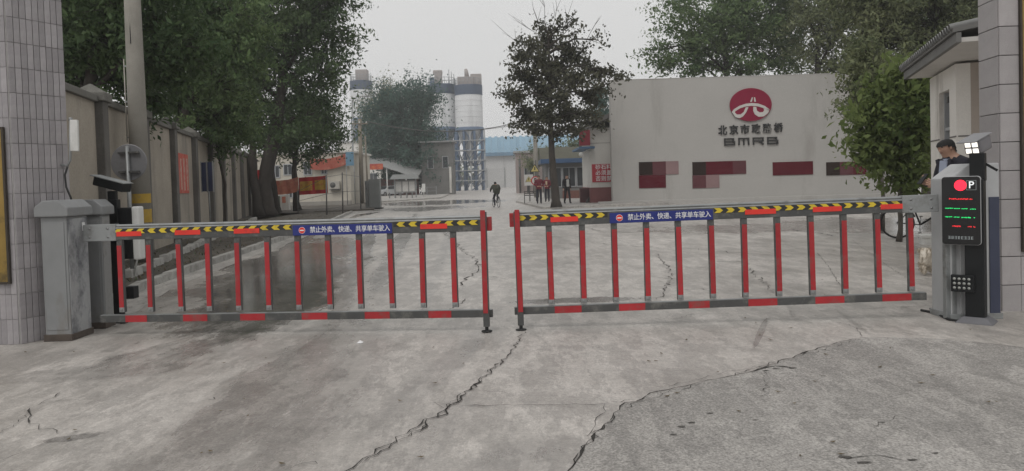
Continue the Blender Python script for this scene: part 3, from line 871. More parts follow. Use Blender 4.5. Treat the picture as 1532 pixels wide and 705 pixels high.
pole_m = M('spun concrete pole', (0.26, 0.245, 0.215), 0.85, 0.12, 3, bump=.12, fine=.06, dirt=(.16, .15, .13), dirt_scale=2, dirt_amt=.4, streak=4)
p = at(211, 300, 15.0)
t = empty('utility_pole', (p.x, p.y, .08), 0, 'tall concrete utility pole with yellow bands before the cement wall', 'pole')
pl_ = MB().tube([(0, 0, 0), (0, 0, 4), (0, 0, 9.5)], [.195, .165, .125], 20).build('shaft', pole_m, t)
yb = M('faded yellow band', (.42, .27, .03), .7, .25, 5, dirt=(.2, .16, .09), dirt_scale=5, dirt_amt=.5)
for v0, v1 in ((290, 304), (313, 333)):
    z0, z1 = at(211, v1, 15).z - .08, at(211, v0, 15).z - .08
    rr = .195 - .03 * z0 / 4
    MB().lathe([(rr + .003, z0), (rr + .002, z1)], (0, 0, 0), 20).build('painted_band', yb, t)
zc0, zc1 = at(193, 212, 15).z, at(193, 95, 15).z
MB().tube([(-.2, -.05, zc0 - .1), (-.2, -.05, zc1)], .013, 6).build('conduit', M('beige conduit', (.36, .34, .30), .7, .1, 4), t)
for k in range(3):
    z_ = zc0 + k * (zc1 - zc0) / 2.2
    MB().box((-.16, -.05, z_), (.08, .03, .03)).build('conduit_clip', steel, t)
MB().tube([(-.02, -.1, 4.9), (.01, -.165, 4.4), (.0, -.12, 5.6)], .01, 5).build('band_wire', dark_metal, t)

# ------------------------------------------------------------------ right cabinet and parking display
wcab = M('off white cabinet', (0.40, 0.405, 0.41), 0.5, 0.08, 3, dirt=(.24, .235, .22), dirt_scale=2.5, dirt_amt=.35, streak=4)
t = empty('barrier_cabinet', (4.565, 7.46, 0), 0, 'off white barrier cabinet with sloped top behind the parking display', 'cabinet')
w, d = .49, .34
pr = [(-w / 2, .0), (w / 2, .0), (w / 2, 1.545), (-.04, 1.545), (-w / 2, 1.40)]
MB().extr([(x, -d / 2, z) for x, z in pr], (0, d, 0)).build('housing', wcab, t, bevel=.015)
MB().box((-.09, -d / 2 - .004, .62), (.13, .012, 1.12)).build('door', wcab, t, bevel=.004)
MB().box((.185, -d / 2 - .006, .62), (.10, .014, 1.18)).build('shaded_panel', M('navy shaded panel', (.035, .042, .075), .4, .15, 4), t, bevel=.004)  # shadow on the cabinet's right part is put into this navy colour
MB().box((-.215, -d / 2 - .005, .66), (.04, .012, 1.25)).build('corner_rail', steel, t, bevel=.003)
MB().box((0, 0, .03), (w + .03, d + .03, .06)).build('plinth', grey_metal, t, bevel=.005)
# arm hinge post beside it
MB().box((-w / 2 - .02, -.13, .54), (.045, .06, 1.06)).build('hinge_post', steel, t, bevel=.004)

P0 = gp(1461, 482)
t = empty('parking_display', (P0.x, P0.y, 0), rad(-42), 'black parking display post with red light and LED text before the off white cabinet', 'parking display')
o_ = t.location
MB().box((0, 0, .70), (.165, .13, 1.38)).build('column', black_paint, t, bevel=.008)
MB().box((0, 0, .03), (.32, .28, .058), taper=.62).build('base_plate', M('grey base plate', (.12, .12, .13), .5, .15, 5), t, bevel=.004)
fy = P0.y - .10
def fp(u, v, y=None):
    q_ = at(u, v, P0.y - .03)
    return Vector(((u - 1461 - .03 * (v - 420)) / 186.0, 0, q_.z))
a = fp(1410, 368); b = fp(1468, 263)
cx, cz, w, h = (a.x + b.x) / 2, (a.z + b.z) / 2, b.x - a.x, b.z - a.z
n = 6
def rrect(cx, cz, w, h, r, y):
    out = []
    for sx_, sz_, a0 in ((1, 1, 0), (-1, 1, 90), (-1, -1, 180), (1, -1, 270)):
        for k in range(n + 1):
            a_ = rad(a0 + 90 * k / n)
            out.append((cx + sx_ * (w / 2 - r) + r * math.cos(a_), y, cz + sz_ * (h / 2 - r) + r * math.sin(a_)))
    return out
yf = fy - P0.y
MB().extr(rrect(cx, cz, w, h, .03, yf + .012), (0, .16, 0)).build('shell', wcab, t, bevel=.006)
scr = MB().extr(rrect(cx, cz, w * .985, h * .985, .028, yf), (0, .010, 0)).build('screen', M('black glass', (.006, .006, .007), .18, .1, 3), t)
led_r, led_g, led_w = emit('red LED', (1.0, .02, .05), 1.6), emit('green LED', (.02, .9, .22), .9), emit('dim white glyph', (.5, .55, .55), .22)
led_rd = emit('dim red LED', (1.0, .03, .04), .75)
c = fp(1437.5, 277.5) - Vector((0, 0, 0))
MB().lathe([(.001, -.004), (.052, -.003), (.053, .0)], (c.x, yf - .001, c.z), 24, axis='Y', smooth=False).build('stop_lamp', led_r, scr)
c = fp(1454.5, 277)
bx_ = MB()
for s in (-1, 1):
    bx_.box((c.x + s * .040, yf - .002, c.z), (.003, .003, .09)); bx_.box((c.x, yf - .002, c.z + s * .045), (.077, .003, .003))
bx_.build('parking_frame', led_w, scr)
o = link('parking_letter', text_mesh('parking_letter', 'P', .095, emit('white glyph', (.9, .92, .92), .75), .001, .001), scr); o.location = (c.x, yf - .003, c.z)
def led_row(segs, v, mat, h_):
    mb = MB(); r = random.Random(int(v * 10))
    for u0, u1 in segs:
        x0, x1 = fp(u0, v).x, fp(u1, v).x
        z = (fp(u0, v).z + fp(u1, v).z) / 2
        x = x0
        while x < x1:
            dw = r.uniform(.004, .012)
            mb.box((x + dw / 2, yf - .002, z + r.uniform(-.15, .15) * h_), (dw * .8, .003, h_ * r.uniform(.35, 1)))
            x += dw
    mb.build('led_row', mat, scr)
led_row([(1420, 1430), (1431, 1450), (1451, 1456)], 298, led_rd, .017)
led_row([(1414, 1426), (1428, 1436), (1440, 1449), (1453, 1462)], 312.5, led_g, .009)
led_row([(1414, 1425), (1428, 1436), (1440, 1454), (1459, 1461)], 325.5, led_g, .012)
led_row([(1426, 1439), (1450, 1455), (1459, 1461)], 339, led_rd, .014)
for k in range(8):
    c = fp(1421.5 + 5.1 * k, 356.5 - .1 * k)
    g_ = MB(); r = random.Random(k)
    for i in range(5):
        if i % 2: g_.box((c.x + r.uniform(-.008, .008), yf - .002, c.z), (.0035, .003, .026))
        else: g_.box((c.x, yf - .002, c.z + (i - 2) * .006), (.02, .003, .0035))
    g_.build('footer_glyph', led_w, scr)
# flood light on top
bz = fp(1461, 250, P0.y)
MB().box((bz.x, 0, bz.z), (.13, .10, .27)).build('lamp_bracket', black_paint, t, bevel=.01)
MB().box((bz.x + .10, .02, bz.z + .0), (.14, .02, .022), (0, rad(35), 0)).build('bracket_strut', black_paint, t)
lc = fp(1452, 221, P0.y)
fdir = Vector((-.30, -.90, -.30)).normalized()
yy = -fdir; xx = Vector((0, 0, 1)).cross(yy) * -1; xx = yy.cross(Vector((0, 0, 1))).normalized(); zz = xx.cross(yy)
rot = Matrix((xx, yy, zz)).transposed()
pc = Vector((lc.x, 0, lc.z))
lh = MB().box(pc + rot @ Vector((0, .10, 0)), (.155, .22, .145), rot, taper=1.0).build('lamp_housing', M('lamp housing', (.15, .145, .155), .5, .12, 4), t, bevel=.025)
for s in (-1, 1):
    for q in (-1, 1):
        MB().box(pc + rot @ Vector((s * .033, -.012, q * .031)), (.05, .012, .046), rot).build('led_module', emit('white LED', (1, .95, .86), 1.25), lh, bevel=.004)
MB().box(pc + rot @ Vector((0, .06, .080)), (.175, .32, .010), rot).build('lamp_hood', M('lamp hood', (.22, .22, .23), .5, .1, 4), lh, bevel=.003)
# small LED panel on its side
c = fp(1443, 425, P0.y)
sp_ = MB().box((c.x, -.075, c.z), (.20, .05, .165)).build('side_light', black_paint, t, bevel=.008)
gl_ = M('LED lens', (.30, .31, .29), .2, .1, 4)
for i in range(4):
    for j in range(3):
        MB().lathe([(.001, -.010), (.008, -.009), (.013, -.002), (.014, .0)], (c.x - .067 + .041 * i, -.101, c.z + .045 - .044 * j), 10, axis='Y').build('led_lens', gl_, sp_)
# cables on the ground by the cabinet
MB().tube([gp(1380, 462, .015), gp(1400, 470, .015), gp(1425, 480, .015), gp(1446, 485, .03)], .014, 6).build('power_cable', rubber, t) if False else None
cb = tag(MB().tube([gp(1378, 464, .014), gp(1398, 468, .014), gp(1420, 478, .014), gp(1440, 481, .014), gp(1452, 478, .014)], .013, 6).tube([gp(1392, 462, .014), gp(1410, 471, .014), gp(1430, 477, .014)], .011, 6).build('power_cable', rubber), 'black power cables lying at the foot of the parking display', 'cable')
# ------------------------------------------------------------------ sign wall
sw_m = M('stained grey render', (0.40, 0.387, 0.367), 0.85, 0.06, .5, bump=.06, fine=.03, dirt=(0.29, 0.275, 0.255), dirt_scale=.5, dirt_amt=.22, streak=5)
SY = 42.0
x0, x1 = at(917, 303, SY).x, at(1336, 290, SY).x
t = empty('sign_wall', ((x0 + x1) / 2, SY, 0), 0, 'big plain grey sign wall carrying a red round emblem and dark lettering', 'wall')
o_ = t.location
HW = 7.05
MB(o_).box(((x0 + x1) / 2, SY + .3, HW / 2), (x1 - x0, .6, HW)).build('wall_slab', sw_m, t, bevel=.02)
MB(o_).box(((x0 + x1) / 2, SY + .3, HW + .022), (x1 - x0 + .03, .63, .05)).build('coping', sw_m, t, bevel=.02)
MB(o_).box(((x0 + x1) / 2 - .4, SY - .2, .1), (x1 - x0 + .9, .4, .24)).build('plinth', sw_m, t, bevel=.02)
# round emblem
crimson = M('crimson emblem', (0.22, 0.010, 0.038), .8, .06, 2, spec=.2)
ivory = M('ivory emblem band', (0.55, 0.53, 0.5), .6, .05, 2)
ec = at(1122.5, 157, SY)
k = 1 / (6.408) * SY / F                       # zoomed photo pixel to metres on the wall
em = empty('wall_emblem', (ec.x, SY - .01, ec.z), 0, 'red oval emblem with pale arch on the grey sign wall', 'emblem')
ov = [(200 * k * math.cos(2 * math.pi * i / 56), 0, 158 * k * math.sin(2 * math.pi * i / 56)) for i in range(56)]
MB().extr([(x, -.09, z) for x, y, z in ov], (0, .08, 0)).build('oval', crimson, em, bevel=.01)
def logo(pts, name):
    P_ = [((x - 400) * k, -.11, (232 - y) * k) for x, y in pts]
    return MB().extr(P_, (0, .03, 0)).build(name, ivory, em)
logo([(216, 297), (238, 270), (290, 240), (350, 222), (410, 217), (470, 224), (530, 248), (577, 283), (566, 292), (520, 268), (465, 250), (405, 243), (345, 249), (295, 264), (250, 290)], 'arch_band')
logo([(216, 297), (250, 290), (246, 305), (265, 322), (300, 322), (330, 300), (350, 256), (376, 256), (352, 305), (322, 342), (290, 358), (250, 346)], 'left_curl')
logo([(577, 283), (560, 318), (520, 348), (470, 350), (435, 325), (420, 290), (424, 252), (450, 256), (456, 290), (482, 309), (515, 305), (526, 288), (518, 272), (545, 278)], 'right_curl')
logo([(393, 205), (411, 163), (420, 163), (410, 205)], 'lane_mark'); logo([(430, 163), (440, 163), (449, 205), (432, 205)], 'lane_mark')
# company name
black_l = M('black raised letter', (0.02, 0.02, 0.02), .5, .15, 2)
tc_ = at(1122.5, 193, SY)
nm = empty('wall_lettering', (tc_.x, SY - .02, tc_.z), 0, 'black raised company name under the red emblem', 'lettering')
for i, ch in enumerate('北京市政路桥'):
    me = text_mesh('character', ch, .62, black_l, .05, .016)
    xs_ = [v.co.x for v in me.vertices]; zs_ = [v.co.z for v in me.vertices]
    cx, cz = (max(xs_) + min(xs_)) / 2, (max(zs_) + min(zs_)) / 2
    sx_, sz_ = .50 / max(max(xs_) - min(xs_), .01), .54 / max(max(zs_) - min(zs_), .01)
    for v in me.vertices: v.co = ((v.co.x - cx) * sx_, v.co.y, (v.co.z - cz) * sz_)
    o = link('character', me, nm); o.location = ((i - 2.5) * .632, -.01, (i - 2.5) * .012)
tb = at(1123, 211.5, SY) - nm.location
def strokes(segs, cx, w=.075):
    mb = MB()
    for (xa, za), (xb, zb) in segs:
        d = Vector((xb - xa, 0, zb - za)); L_ = d.length
        mb.box((cx + (xa + xb) / 2, -.03, tb.z + (za + zb) / 2), (L_ + w, .08 + .001 * len(mb.f), w), (0, -math.atan2(zb - za, xb - xa), 0))
    mb.build('letter', black_l, nm)
a, h = .27, .17
Bs = [((-a, -h), (-a, h)), ((-a, h), (a - .06, h)), ((-a, -h), (a, -h)), ((-a, 0), (a, 0)), ((a, -h), (a, 0)), ((a - .06, h), (a - .06, 0))]
strokes(Bs, -1.20); strokes(Bs, 1.24)
strokes([((-a, -h), (-a, h)), ((-a, h), (a, h)), ((0, -h), (0, h)), ((a, -h), (a, h))], -.40)
strokes([((-a, -h), (-a, h)), ((-a, h), (a, h)), ((a, h), (a, 0)), ((-a, 0), (a, 0)), ((.02, 0), (a, -h))], .42)
# dark red raised panels below (their wording cannot be made out)
pr_cols = [M('dark red panel', (0.095, 0.010, 0.018), .9, .1, 2, spec=.1), M('dull maroon panel', (0.11, 0.04, 0.046), .9, .1, 2, spec=.1), M('brown black panel', (0.028, 0.017, 0.014), .9, .1, 2, spec=.1), M('faded rose panel', (0.24, 0.15, 0.15), .6, .1, 2)]
for gi, (cells, nmz) in enumerate([
    ([(956, 976, 242, 262, 2), (976, 996, 242, 262, 1), (996, 1015, 242, 262, 3), (956, 996, 262, 281.5, 0)], 'dark red raised panel group with a tall step nearest the white hut'),
    ([(1036, 1056, 242, 262, 2), (1056, 1096, 242, 262, 0), (1096, 1116, 242, 262, 1), (1036, 1056, 262, 281.5, 1), (1056, 1076, 262, 281.5, 3)], 'dark red raised panel group below the left end of the company name'),
    ([(1156, 1196, 242, 262, 0), (1196, 1216, 242, 262, 0)], 'single row of deep red raised panels right of the company name'),
    ([(1236, 1256, 242, 262, 2), (1256, 1276, 242, 262, 1), (1276, 1296, 242, 262, 0)], 'dark red raised panel row next to the leafy tree')]):
    c0 = at((cells[0][0] + cells[-1][1]) / 2, 262, SY)
    e = empty('wall_panel_group', (c0.x, SY, c0.z), 0, nmz, 'wall panel')
    # level rows: take the tilt of the photograph out
    um = (cells[0][0] + cells[-1][1]) / 2
    for (ua, ub, va, vb_, ci) in cells:
        pa = at(ua, vb_ - (ua - um) * .0297, SY); pb = at(ub, va - (ub - um) * .0297, SY)
        MB(e.location).box(((pa.x + pb.x) / 2, SY - .022, (pa.z + pb.z) / 2), (pb.x - pa.x - .01, .04, pb.z - pa.z - .01)).build('panel', pr_cols[ci], e, bevel=.005)

# ------------------------------------------------------------------ generic small buildings
glass = M('dark window glass', (0.035, 0.04, 0.045), 0.12, 0.15, 1)
wh_wall = M('aged white wall', (0.60, 0.585, 0.55), 0.85, 0.07, 1.0, fine=.03, dirt=(0.32, 0.30, 0.265), dirt_scale=.9, dirt_amt=.35, streak=4)
cream_wall = M('cream house wall', (0.50, 0.465, 0.40), 0.85, 0.07, 1.0, fine=.03, dirt=(0.33, 0.30, 0.25), dirt_scale=.9, dirt_amt=.35, streak=4)
frame_m = M('window frame grey', (0.35, 0.36, 0.37), .5, .1, 4)
def window(parent, off, c, w, h, y_out=.03, bars=1):
    fr = MB(off)
    x, y, z = c
    for s in (-1, 1):
        fr.box((x + s * w / 2, y, z), (.07, .08, h + .07)); fr.box((x, y, z + s * h / 2), (w - .07, .078, .07))
    for k_ in range(bars):
        fr.box((x - w / 2 + (k_ + 1) * w / (bars + 1), y, z), (.05, .06, h - .07))
    f = fr.build('window', frame_m, parent)
    MB(off).box((x, y + .02, z), (w - .06, .02, h - .06)).build('pane', glass, f)
    return f

# white hut with red placard, beside the sign wall
HY = 43.6
hx0 = at(884, 290, HY).x
t = empty('white_hut', (hx0 + 2, HY, 0), 0, 'small white hut with grey pitched roof and red base by the sign wall', 'building')
o_ = t.location
ez = at(884, 197, HY).z
MB(o_).box((hx0 + 2.6, HY + 2.4, 1.0 + (ez - 1.0) / 2 + .3), (5.2, 4.8, ez - 1.0 + .6)).build('wall', wh_wall, t)
MB(o_).box((hx0 + 2.6, HY + 2.4, .5), (5.26, 4.86, 1.02)).build('base', M('dull red base paint', (.20, .075, .075), .85, .15, 1.5, dirt=(.14, .07, .065), dirt_scale=1, dirt_amt=.4), t)
# roof pitched along y-ridge: gable faces the camera
rz = at(915, 178, HY).z
gx = hx0 + 2.6
rf = MB(o_)
for s in (-1, 1):
    rf.extr([(gx, HY - .5, ez + 1.45), (gx + s * 3.25, HY - .5, ez - .08), (gx + s * 3.25, HY - .5, ez + .16), (gx, HY - .5, ez + 1.72)], (0, 5.8, 0))
rf.build('roof', M('grey hut roof', (.15, .145, .14), .9, .2, 2, dirt=(.08, .075, .07), dirt_scale=2, dirt_amt=.4), t)
MB(o_).extr([(gx - 2.6, HY, ez + .2), (gx + 2.6, HY, ez + .2), (gx, HY, ez + 1.42)], (0, 4.8, 0)).build('gable', wh_wall, t)
MB(o_).box((hx0 - .32, HY - .32, ez - .38), (.62, .3, .9)).build('fascia_end', M('crimson fascia', (.22, .02, .035), .6, .1, 2), t)
MB(o_).box((hx0 - .2, HY + 2, ez - .95), (.9, 5.0, .12)).build('side_canopy', M('blue canopy edge', (.07, .14, .24), .6, .15, 2), t)
MB(o_).sphere((hx0 - .55, HY - .4, ez - 1.35), .14, 8).tube([(hx0 - .55, HY - .4, ez - 1.3), (hx0 - .2, HY - .35, ez - 1.1), (hx0 + .02, HY - .05, ez - 1.15)], .03, 6).build('dome_camera', white_paint, t)
MB(o_).box((hx0 + 2.6, HY - .004, 3.62), (5.18, .012, .03)).build('wall_seam', M('seam', (.25, .24, .22), .9, .1, 2), t)
# red placard
pa, pb = at(886, 273, HY), at(921, 245, HY)
pc = empty('red_placard', ((pa.x + pb.x) / 2 + .35, HY - .02, pa.z), 0, 'red placard with white lettering on the white hut', 'sign')
w, h = pb.x - pa.x + .7, pb.z - pa.z
MB().box((0, -.012, h / 2), (w, .03, h)).build('plate', M('red placard', (.40, .02, .035), .5, .08, 2), pc, bevel=.005)
for i, ln in enumerate(('砂石料车辆', '必须盖篷布', '否则禁止入')):
    for q, ch in enumerate(ln):
        o = link('character', text_mesh('character', ch, .31, white_film, .004, .003), pc); o.location = (-.05 + (q - 2) * .325, -.033, h * (.82 - .32 * i))
# dark red box and tilted plank by the hut
b_ = gp(876, 306)
t = empty('maroon_box', (b_.x, b_.y, .1), 0, 'dark maroon box standing on the pavement beside the white hut', 'box')
MB().box((0, 0, .42), (.66, .5, .84)).build('body', M('maroon paint', (.075, .02, .022), .6, .2, 3), t, bevel=.02)
MB().box((0, -.252, .45), (.56, .015, .66)).build('door', M('maroon paint door', (.06, .017, .02), .6, .2, 3), t, bevel=.006)
MB().box((0, 0, .86), (.70, .54, .04)).build('lid', M('maroon paint', (.075, .02, .022)), t, bevel=.008)
t = empty('tilted_plank', (b_.x + .12, b_.y - .45, .1), 0, 'dark plank leaning against the maroon box', 'plank')
MB().box((.1, .06, .3), (.14, .05, .78), (rad(-20), rad(38), 0)).build('board', dark_metal, t, bevel=.005)
MB().box((.1, .03, .3), (.02, .012, .74), (rad(-20), rad(38), 0)).build('edge_strip', rubber, t)

# gatehouse with blue eave, behind the people
GY = 56.0
ga, gb_ = at(818, 300, GY).x, at(905, 300, GY).x
t = empty('gatehouse', ((ga + gb_) / 2, GY, 0), 0, 'low gatehouse with blue eave and dark glazing behind the standing people', 'building')
o_ = t.location
z_e = at(850, 244, GY).z
MB(o_).box(((ga + gb_) / 2, GY + 2.2, z_e / 2), (gb_ - ga, 4.0, z_e)).build('wall', M('greyed gatehouse wall', (.20, .20, .195), .8, .15, 1), t)
MB(o_).box(((ga + gb_) / 2, GY + 2, z_e + .17), (gb_ - ga + .8, 5.0, .34)).build('eave', M('blue sheet eave', (.04, .085, .17), .5, .12, 1), t, bevel=.02)
MB(o_).extr([(ga - .4, GY - .5, z_e + .34), (ga - .4, GY + 4.5, z_e + .34), (ga - .4, GY + 2, z_e + 1.3)], (gb_ - ga + .8, 0, 0)).build('roof', M('olive roof', (.085, .083, .06), .85, .2, 1), t)
for i in range(4):
    window(t, o_, (ga + .7 + i * (gb_ - ga - .6) / 3.6, GY + .18, z_e * .62), .95, z_e * .52)
MB(o_).box(((ga + gb_) / 2 + .6, GY - .25, .35), (gb_ - ga - 1.2, .25, .7)).build('brick_dado', M('red brick dado', (.17, .075, .06), .9, .2, 6), t)

# ------------------------------------------------------------------ white house with banners, left
BY = 58.0
bx0, bx1 = at(372, 225, BY).x, at(526, 300, BY).x
t = empty('cream_house', ((bx0 + bx1) / 2, BY, 0), 0, 'cream single storey house with small windows and banner on its parapet', 'building')
o_ = t.location
bh = 4.15
MB(o_).box(((bx0 + bx1) / 2, BY + 4, bh / 2), (bx1 - bx0, 8, bh)).build('wall', cream_wall, t)
MB(o_).box(((bx0 + bx1) / 2, BY + 4, bh + .09), (bx1 - bx0 + .3, 8.3, .18)).build('parapet', wh_wall, t, bevel=.03)
for (ua, va, ub, vb_) in ((455, 262, 466, 243), (481, 260.5, 489, 247), (425, 262, 437, 246), (428, 296, 437, 278), (406, 266, 418, 248)):
    pa, pb = at(ua, va, BY), at(ub, vb_, BY)
    window(t, o_, ((pa.x + pb.x) / 2, BY - .02, (pa.z + pb.z) / 2), pb.x - pa.x, pb.z - pa.z)
c = at(502, 277, BY)
ac = MB(o_).box((c.x, BY - .25, c.z), (.8, .34, .6)).build('air_conditioner', M('yellowed casing', (.42, .40, .36), .6, .1, 3), t, bevel=.02)
MB(o_).lathe([(.001, -.01), (.21, -.01), (.22, 0)], (c.x - .12, BY - .425, c.z), 18, axis='Y').build('fan_grille', dark_metal, ac)
MB(o_).box((c.x, BY - .2, c.z - .36), (.8, .4, .05)).build('bracket', dark_metal, ac)
MB(o_).box(((bx0 + bx1) / 2, BY - .15, .2), (bx1 - bx0, .35, .42)).build('plinth', M('cement plinth', (.28, .265, .24), .9, .15, 1), t)
# drooping red banner on the parapet
orange = M('faded orange red cloth', (.36, .095, .065), .85, .12, 1.2, dirt=(.42, .19, .14), dirt_scale=1.5, dirt_amt=.45)
def banner(name, pts_top, drop, label, mats, panels=(), group=None, sag=.0, thick=.012, post=None):
    """cloth strip along a 3-D line, drop = height of the cloth; panels = (from, to, low, high, material) fractions"""
    a, b = Vector(pts_top[0]), Vector(pts_top[1])
    t = empty(name, (a + b) / 2 - Vector((0, 0, drop)), 0, label, 'banner', group)
    o_ = t.location; n = 26
    dirv = (b - a).normalized(); nr = Vector((dirv.y, -dirv.x, 0))
    if nr.y > 0: nr = -nr
    def pt(s, h, out=0.0):
        p = a + (b - a) * s
        w_ = math.sin(s * 19 + h * 2) * .035 + math.sin(s * 7.3) * .05
        return p + Vector((0, 0, -sag * 4 * s * (1 - s) - drop * (1 - h))) + nr * (w_ + out)
    def strip(s0, s1, h0, h1, out, m, nm_):
        mb = MB(o_); k_ = max(2, int(n * (s1 - s0))); r_ = 5
        for side in (0, 1):
            vs = [pt(s0 + (s1 - s0) * i / k_, h0 + (h1 - h0) * j / r_, out + side * thick) for j in range(r_ + 1) for i in range(k_ + 1)]
            fs = [(j * (k_ + 1) + i, j * (k_ + 1) + i + 1, (j + 1) * (k_ + 1) + i + 1, (j + 1) * (k_ + 1) + i) for j in range(r_) for i in range(k_)]
            mb.add(vs, [f if side else f[::-1] for f in fs], 0, True)
        me = mb.build(nm_, m, t)
        return me
    strip(0, 1, 0, 1, 0, mats, 'cloth')
    for (s0, s1, h0, h1, m) in panels:
        strip(s0, s1, h0, h1, .018, m, 'printed_panel')
    return t
banner('parapet_banner', (at(464, 237, BY - .35), at(519, 229, BY - .35)), .85, 'plain faded orange banner draped on the cream house parapet', orange, sag=.22)
red_c = M('red banner cloth', (.50, .02, .022), .8, .1, 1)
yel_c = M('yellow banner print', (.60, .36, .03), .8, .2, 3, dirt=(.5, .12, .03), dirt_scale=4.5, dirt_amt=.55)
banner('street_banner', (at(447, 266, 46), at(490, 263, 46)), 1.08, 'red banner with two yellow printed blocks strung before the cream house', red_c, [(.04, .46, .22, .76, yel_c), (.54, .97, .22, .78, yel_c)])
pale_or = M('salmon patterned cloth', (.50, .16, .10), .85, .25, 3, dirt=(.42, .33, .20), dirt_scale=3, dirt_amt=.5)
banner('street_banner', (at(407, 270, 44), at(446, 265, 44.5)), .85, 'salmon patterned banner strung between the tree trunks', pale_or, sag=.08)
banner('street_banner', (at(381, 255, 38.0), at(391, 254, 38.3)), 1.15, 'bright red banner piece hanging by the thick tree trunk', red_c)
banner('street_banner', (at(390, 261, 38.2), at(398, 260, 38.4)), 1.05, 'pale salmon banner corner hanging by the thick tree trunk', pale_or)
# blue roof side board
pb0 = at(527, 238, 57)
t = empty('blue_roof_board', (pb0.x - .2, 57, 0), 0, 'light blue corrugated board on posts at the corner of the cream house', 'board')
for k_ in range(6):
    MB().box((-.25 + k_ * .1, .02 * (k_ % 2), pb0.z + .02), (.098, .03, 1.05)).build('sheet_rib', M('light blue sheet', (.14, .26, .36), .5, .12, 2), t)
for s in (-1, 1):
    MB().tube([(s * .3, .08, 0), (s * .3, .08, pb0.z + .5)], .03, 6).build('post', steel, t)

# low shelves and bins near the tree trunks
c = gp(424, 317); t = empty('roadside_cabinet', (c.x, c.y, .1), 0, 'pale roadside cabinet with red notice between the tree trunks', 'cabinet')
MB().box((0, 0, .5), (.8, .4, 1.0)).build('body', wh_wall, t, bevel=.02)
MB().box((-.28, -.21, .5), (.3, .02, .85)).build('door', M('mossy door', (.14, .16, .13), .8, .2, 3), t)
MB().box((.12, -.21, .68), (.22, .02, .4)).build('notice', pale_or, t)

# ------------------------------------------------------------------ thin wire fence posts in front of the house
wire_m = M('thin wire grey', (.10, .10, .095), .6, .2, 4)
prev = None
ft = empty('wire_fence', gp(497, 318), 0, 'thin wire fence on slim posts before the cream house', 'fence')
fo = ft.location
tops = []
for u, vt, vb_ in ((446, 285, 321), (489, 262, 325), (513, 258, 322), (540, 262, 315)):
    b0 = gp(u, vb_, 0); p1 = at(u - 1, vt, b0.y)
    MB(fo).tube([b0, p1], .035, 6).build('post', wire_m, ft)
    tops.append((b0, p1))
for k_ in (.95, .55, .2):
    for (b0, p0), (b1, p1) in zip(tops[:-1], tops[1:]):
        MB(fo).tube([b0 + (p0 - b0) * k_, b1 + (p1 - b1) * k_], .012, 4).build('wire', wire_m, ft)

# ------------------------------------------------------------------ grey metal cabinet, wooden poles, carport, kiosk
c = gp(558, 313)
t = empty('metal_locker', (c.x, c.y, 0), 0, 'tall grey sheet metal gate housing at the road edge by the wooden poles', 'housing')
lk = M('grey green sheet metal', (.20, .21, .205), .5, .1, 2, dirt=(.13, .13, .12), dirt_scale=1, dirt_amt=.4, streak=3)
hh = at(558, 268, c.y).z
MB().box((.12, .25, hh / 2), (.72, .5, hh)).build('housing', lk, t, bevel=.02)
for k_ in range(3):
    MB().box((.12, -.006, hh * (.2 + .3 * k_)), (.66, .014, hh * .27)).build('panel', lk, t, bevel=.004)
for k_ in range(3):
    MB().box((-.32 - .08 * k_, .2 + .05 * k_, hh * .48), (.05, .3, hh * .94)).build('folding_bar', steel, t, bevel=.005)
MB().box((.12, .2, .04), (.95, .7, .08)).build('plinth', rubber, t)

wood = M('weathered pole wood', (.21, .185, .15), .9, .2, 2, bump=.2, dirt=(.12, .10, .085), dirt_scale=1, dirt_amt=.4, streak=5)
wire_pts = {}
for (ub, vb_, ut, vt, lab) in ((542, 306, 538, 178, 'pale weathered utility pole with crossarm carrying the overhead wire'), (529, 307, 527, 150, 'slim steel lamp mast behind the cream house corner')):
    Yp = 60.0 if ub > 535 else 70.0
    b0 = at(ub, vb_, Yp); b0.z = 0; p1 = at(ut, vt, Yp)
    t = empty('utility_pole' if ub > 535 else 'lamp_mast', b0, 0, lab, 'pole' if ub > 535 else 'mast')
    MB(b0).tube([b0, p1], [.19, .14] if ub > 535 else [.1, .06], 10).build('shaft', wood if ub > 535 else steel, t)
    if ub > 535:
        MB(b0).box(p1 + Vector((0, -.12, -.4)), (1.3, .1, .1)).build('crossarm', wood, t)
        for s in (-1, 0, 1):
            MB(b0).lathe([(.04, 0), (.06, .05), (.03, .12), (.001, .16)], p1 + Vector((s * .55, -.12, -.35)), 8).build('insulator', white_paint, t)
        MB(b0).tube([b0 + Vector((.5, 0, 0)), b0 + Vector((.42, 0, p1.z * .8))], .07, 8).build('stay_post', wood, t)
        wire_pts['a'] = p1 + Vector((.55, -.12, -.2))
    else:
        MB(b0).tube([p1, p1 + Vector((.5, 0, .3)), p1 + Vector((1.2, 0, .35))], .04, 6).build('lamp_arm', steel, t)
        MB(b0).box(p1 + Vector((1.4, 0, .33)), (.6, .25, .1)).build('lamp_head', grey_metal, t, bevel=.02)
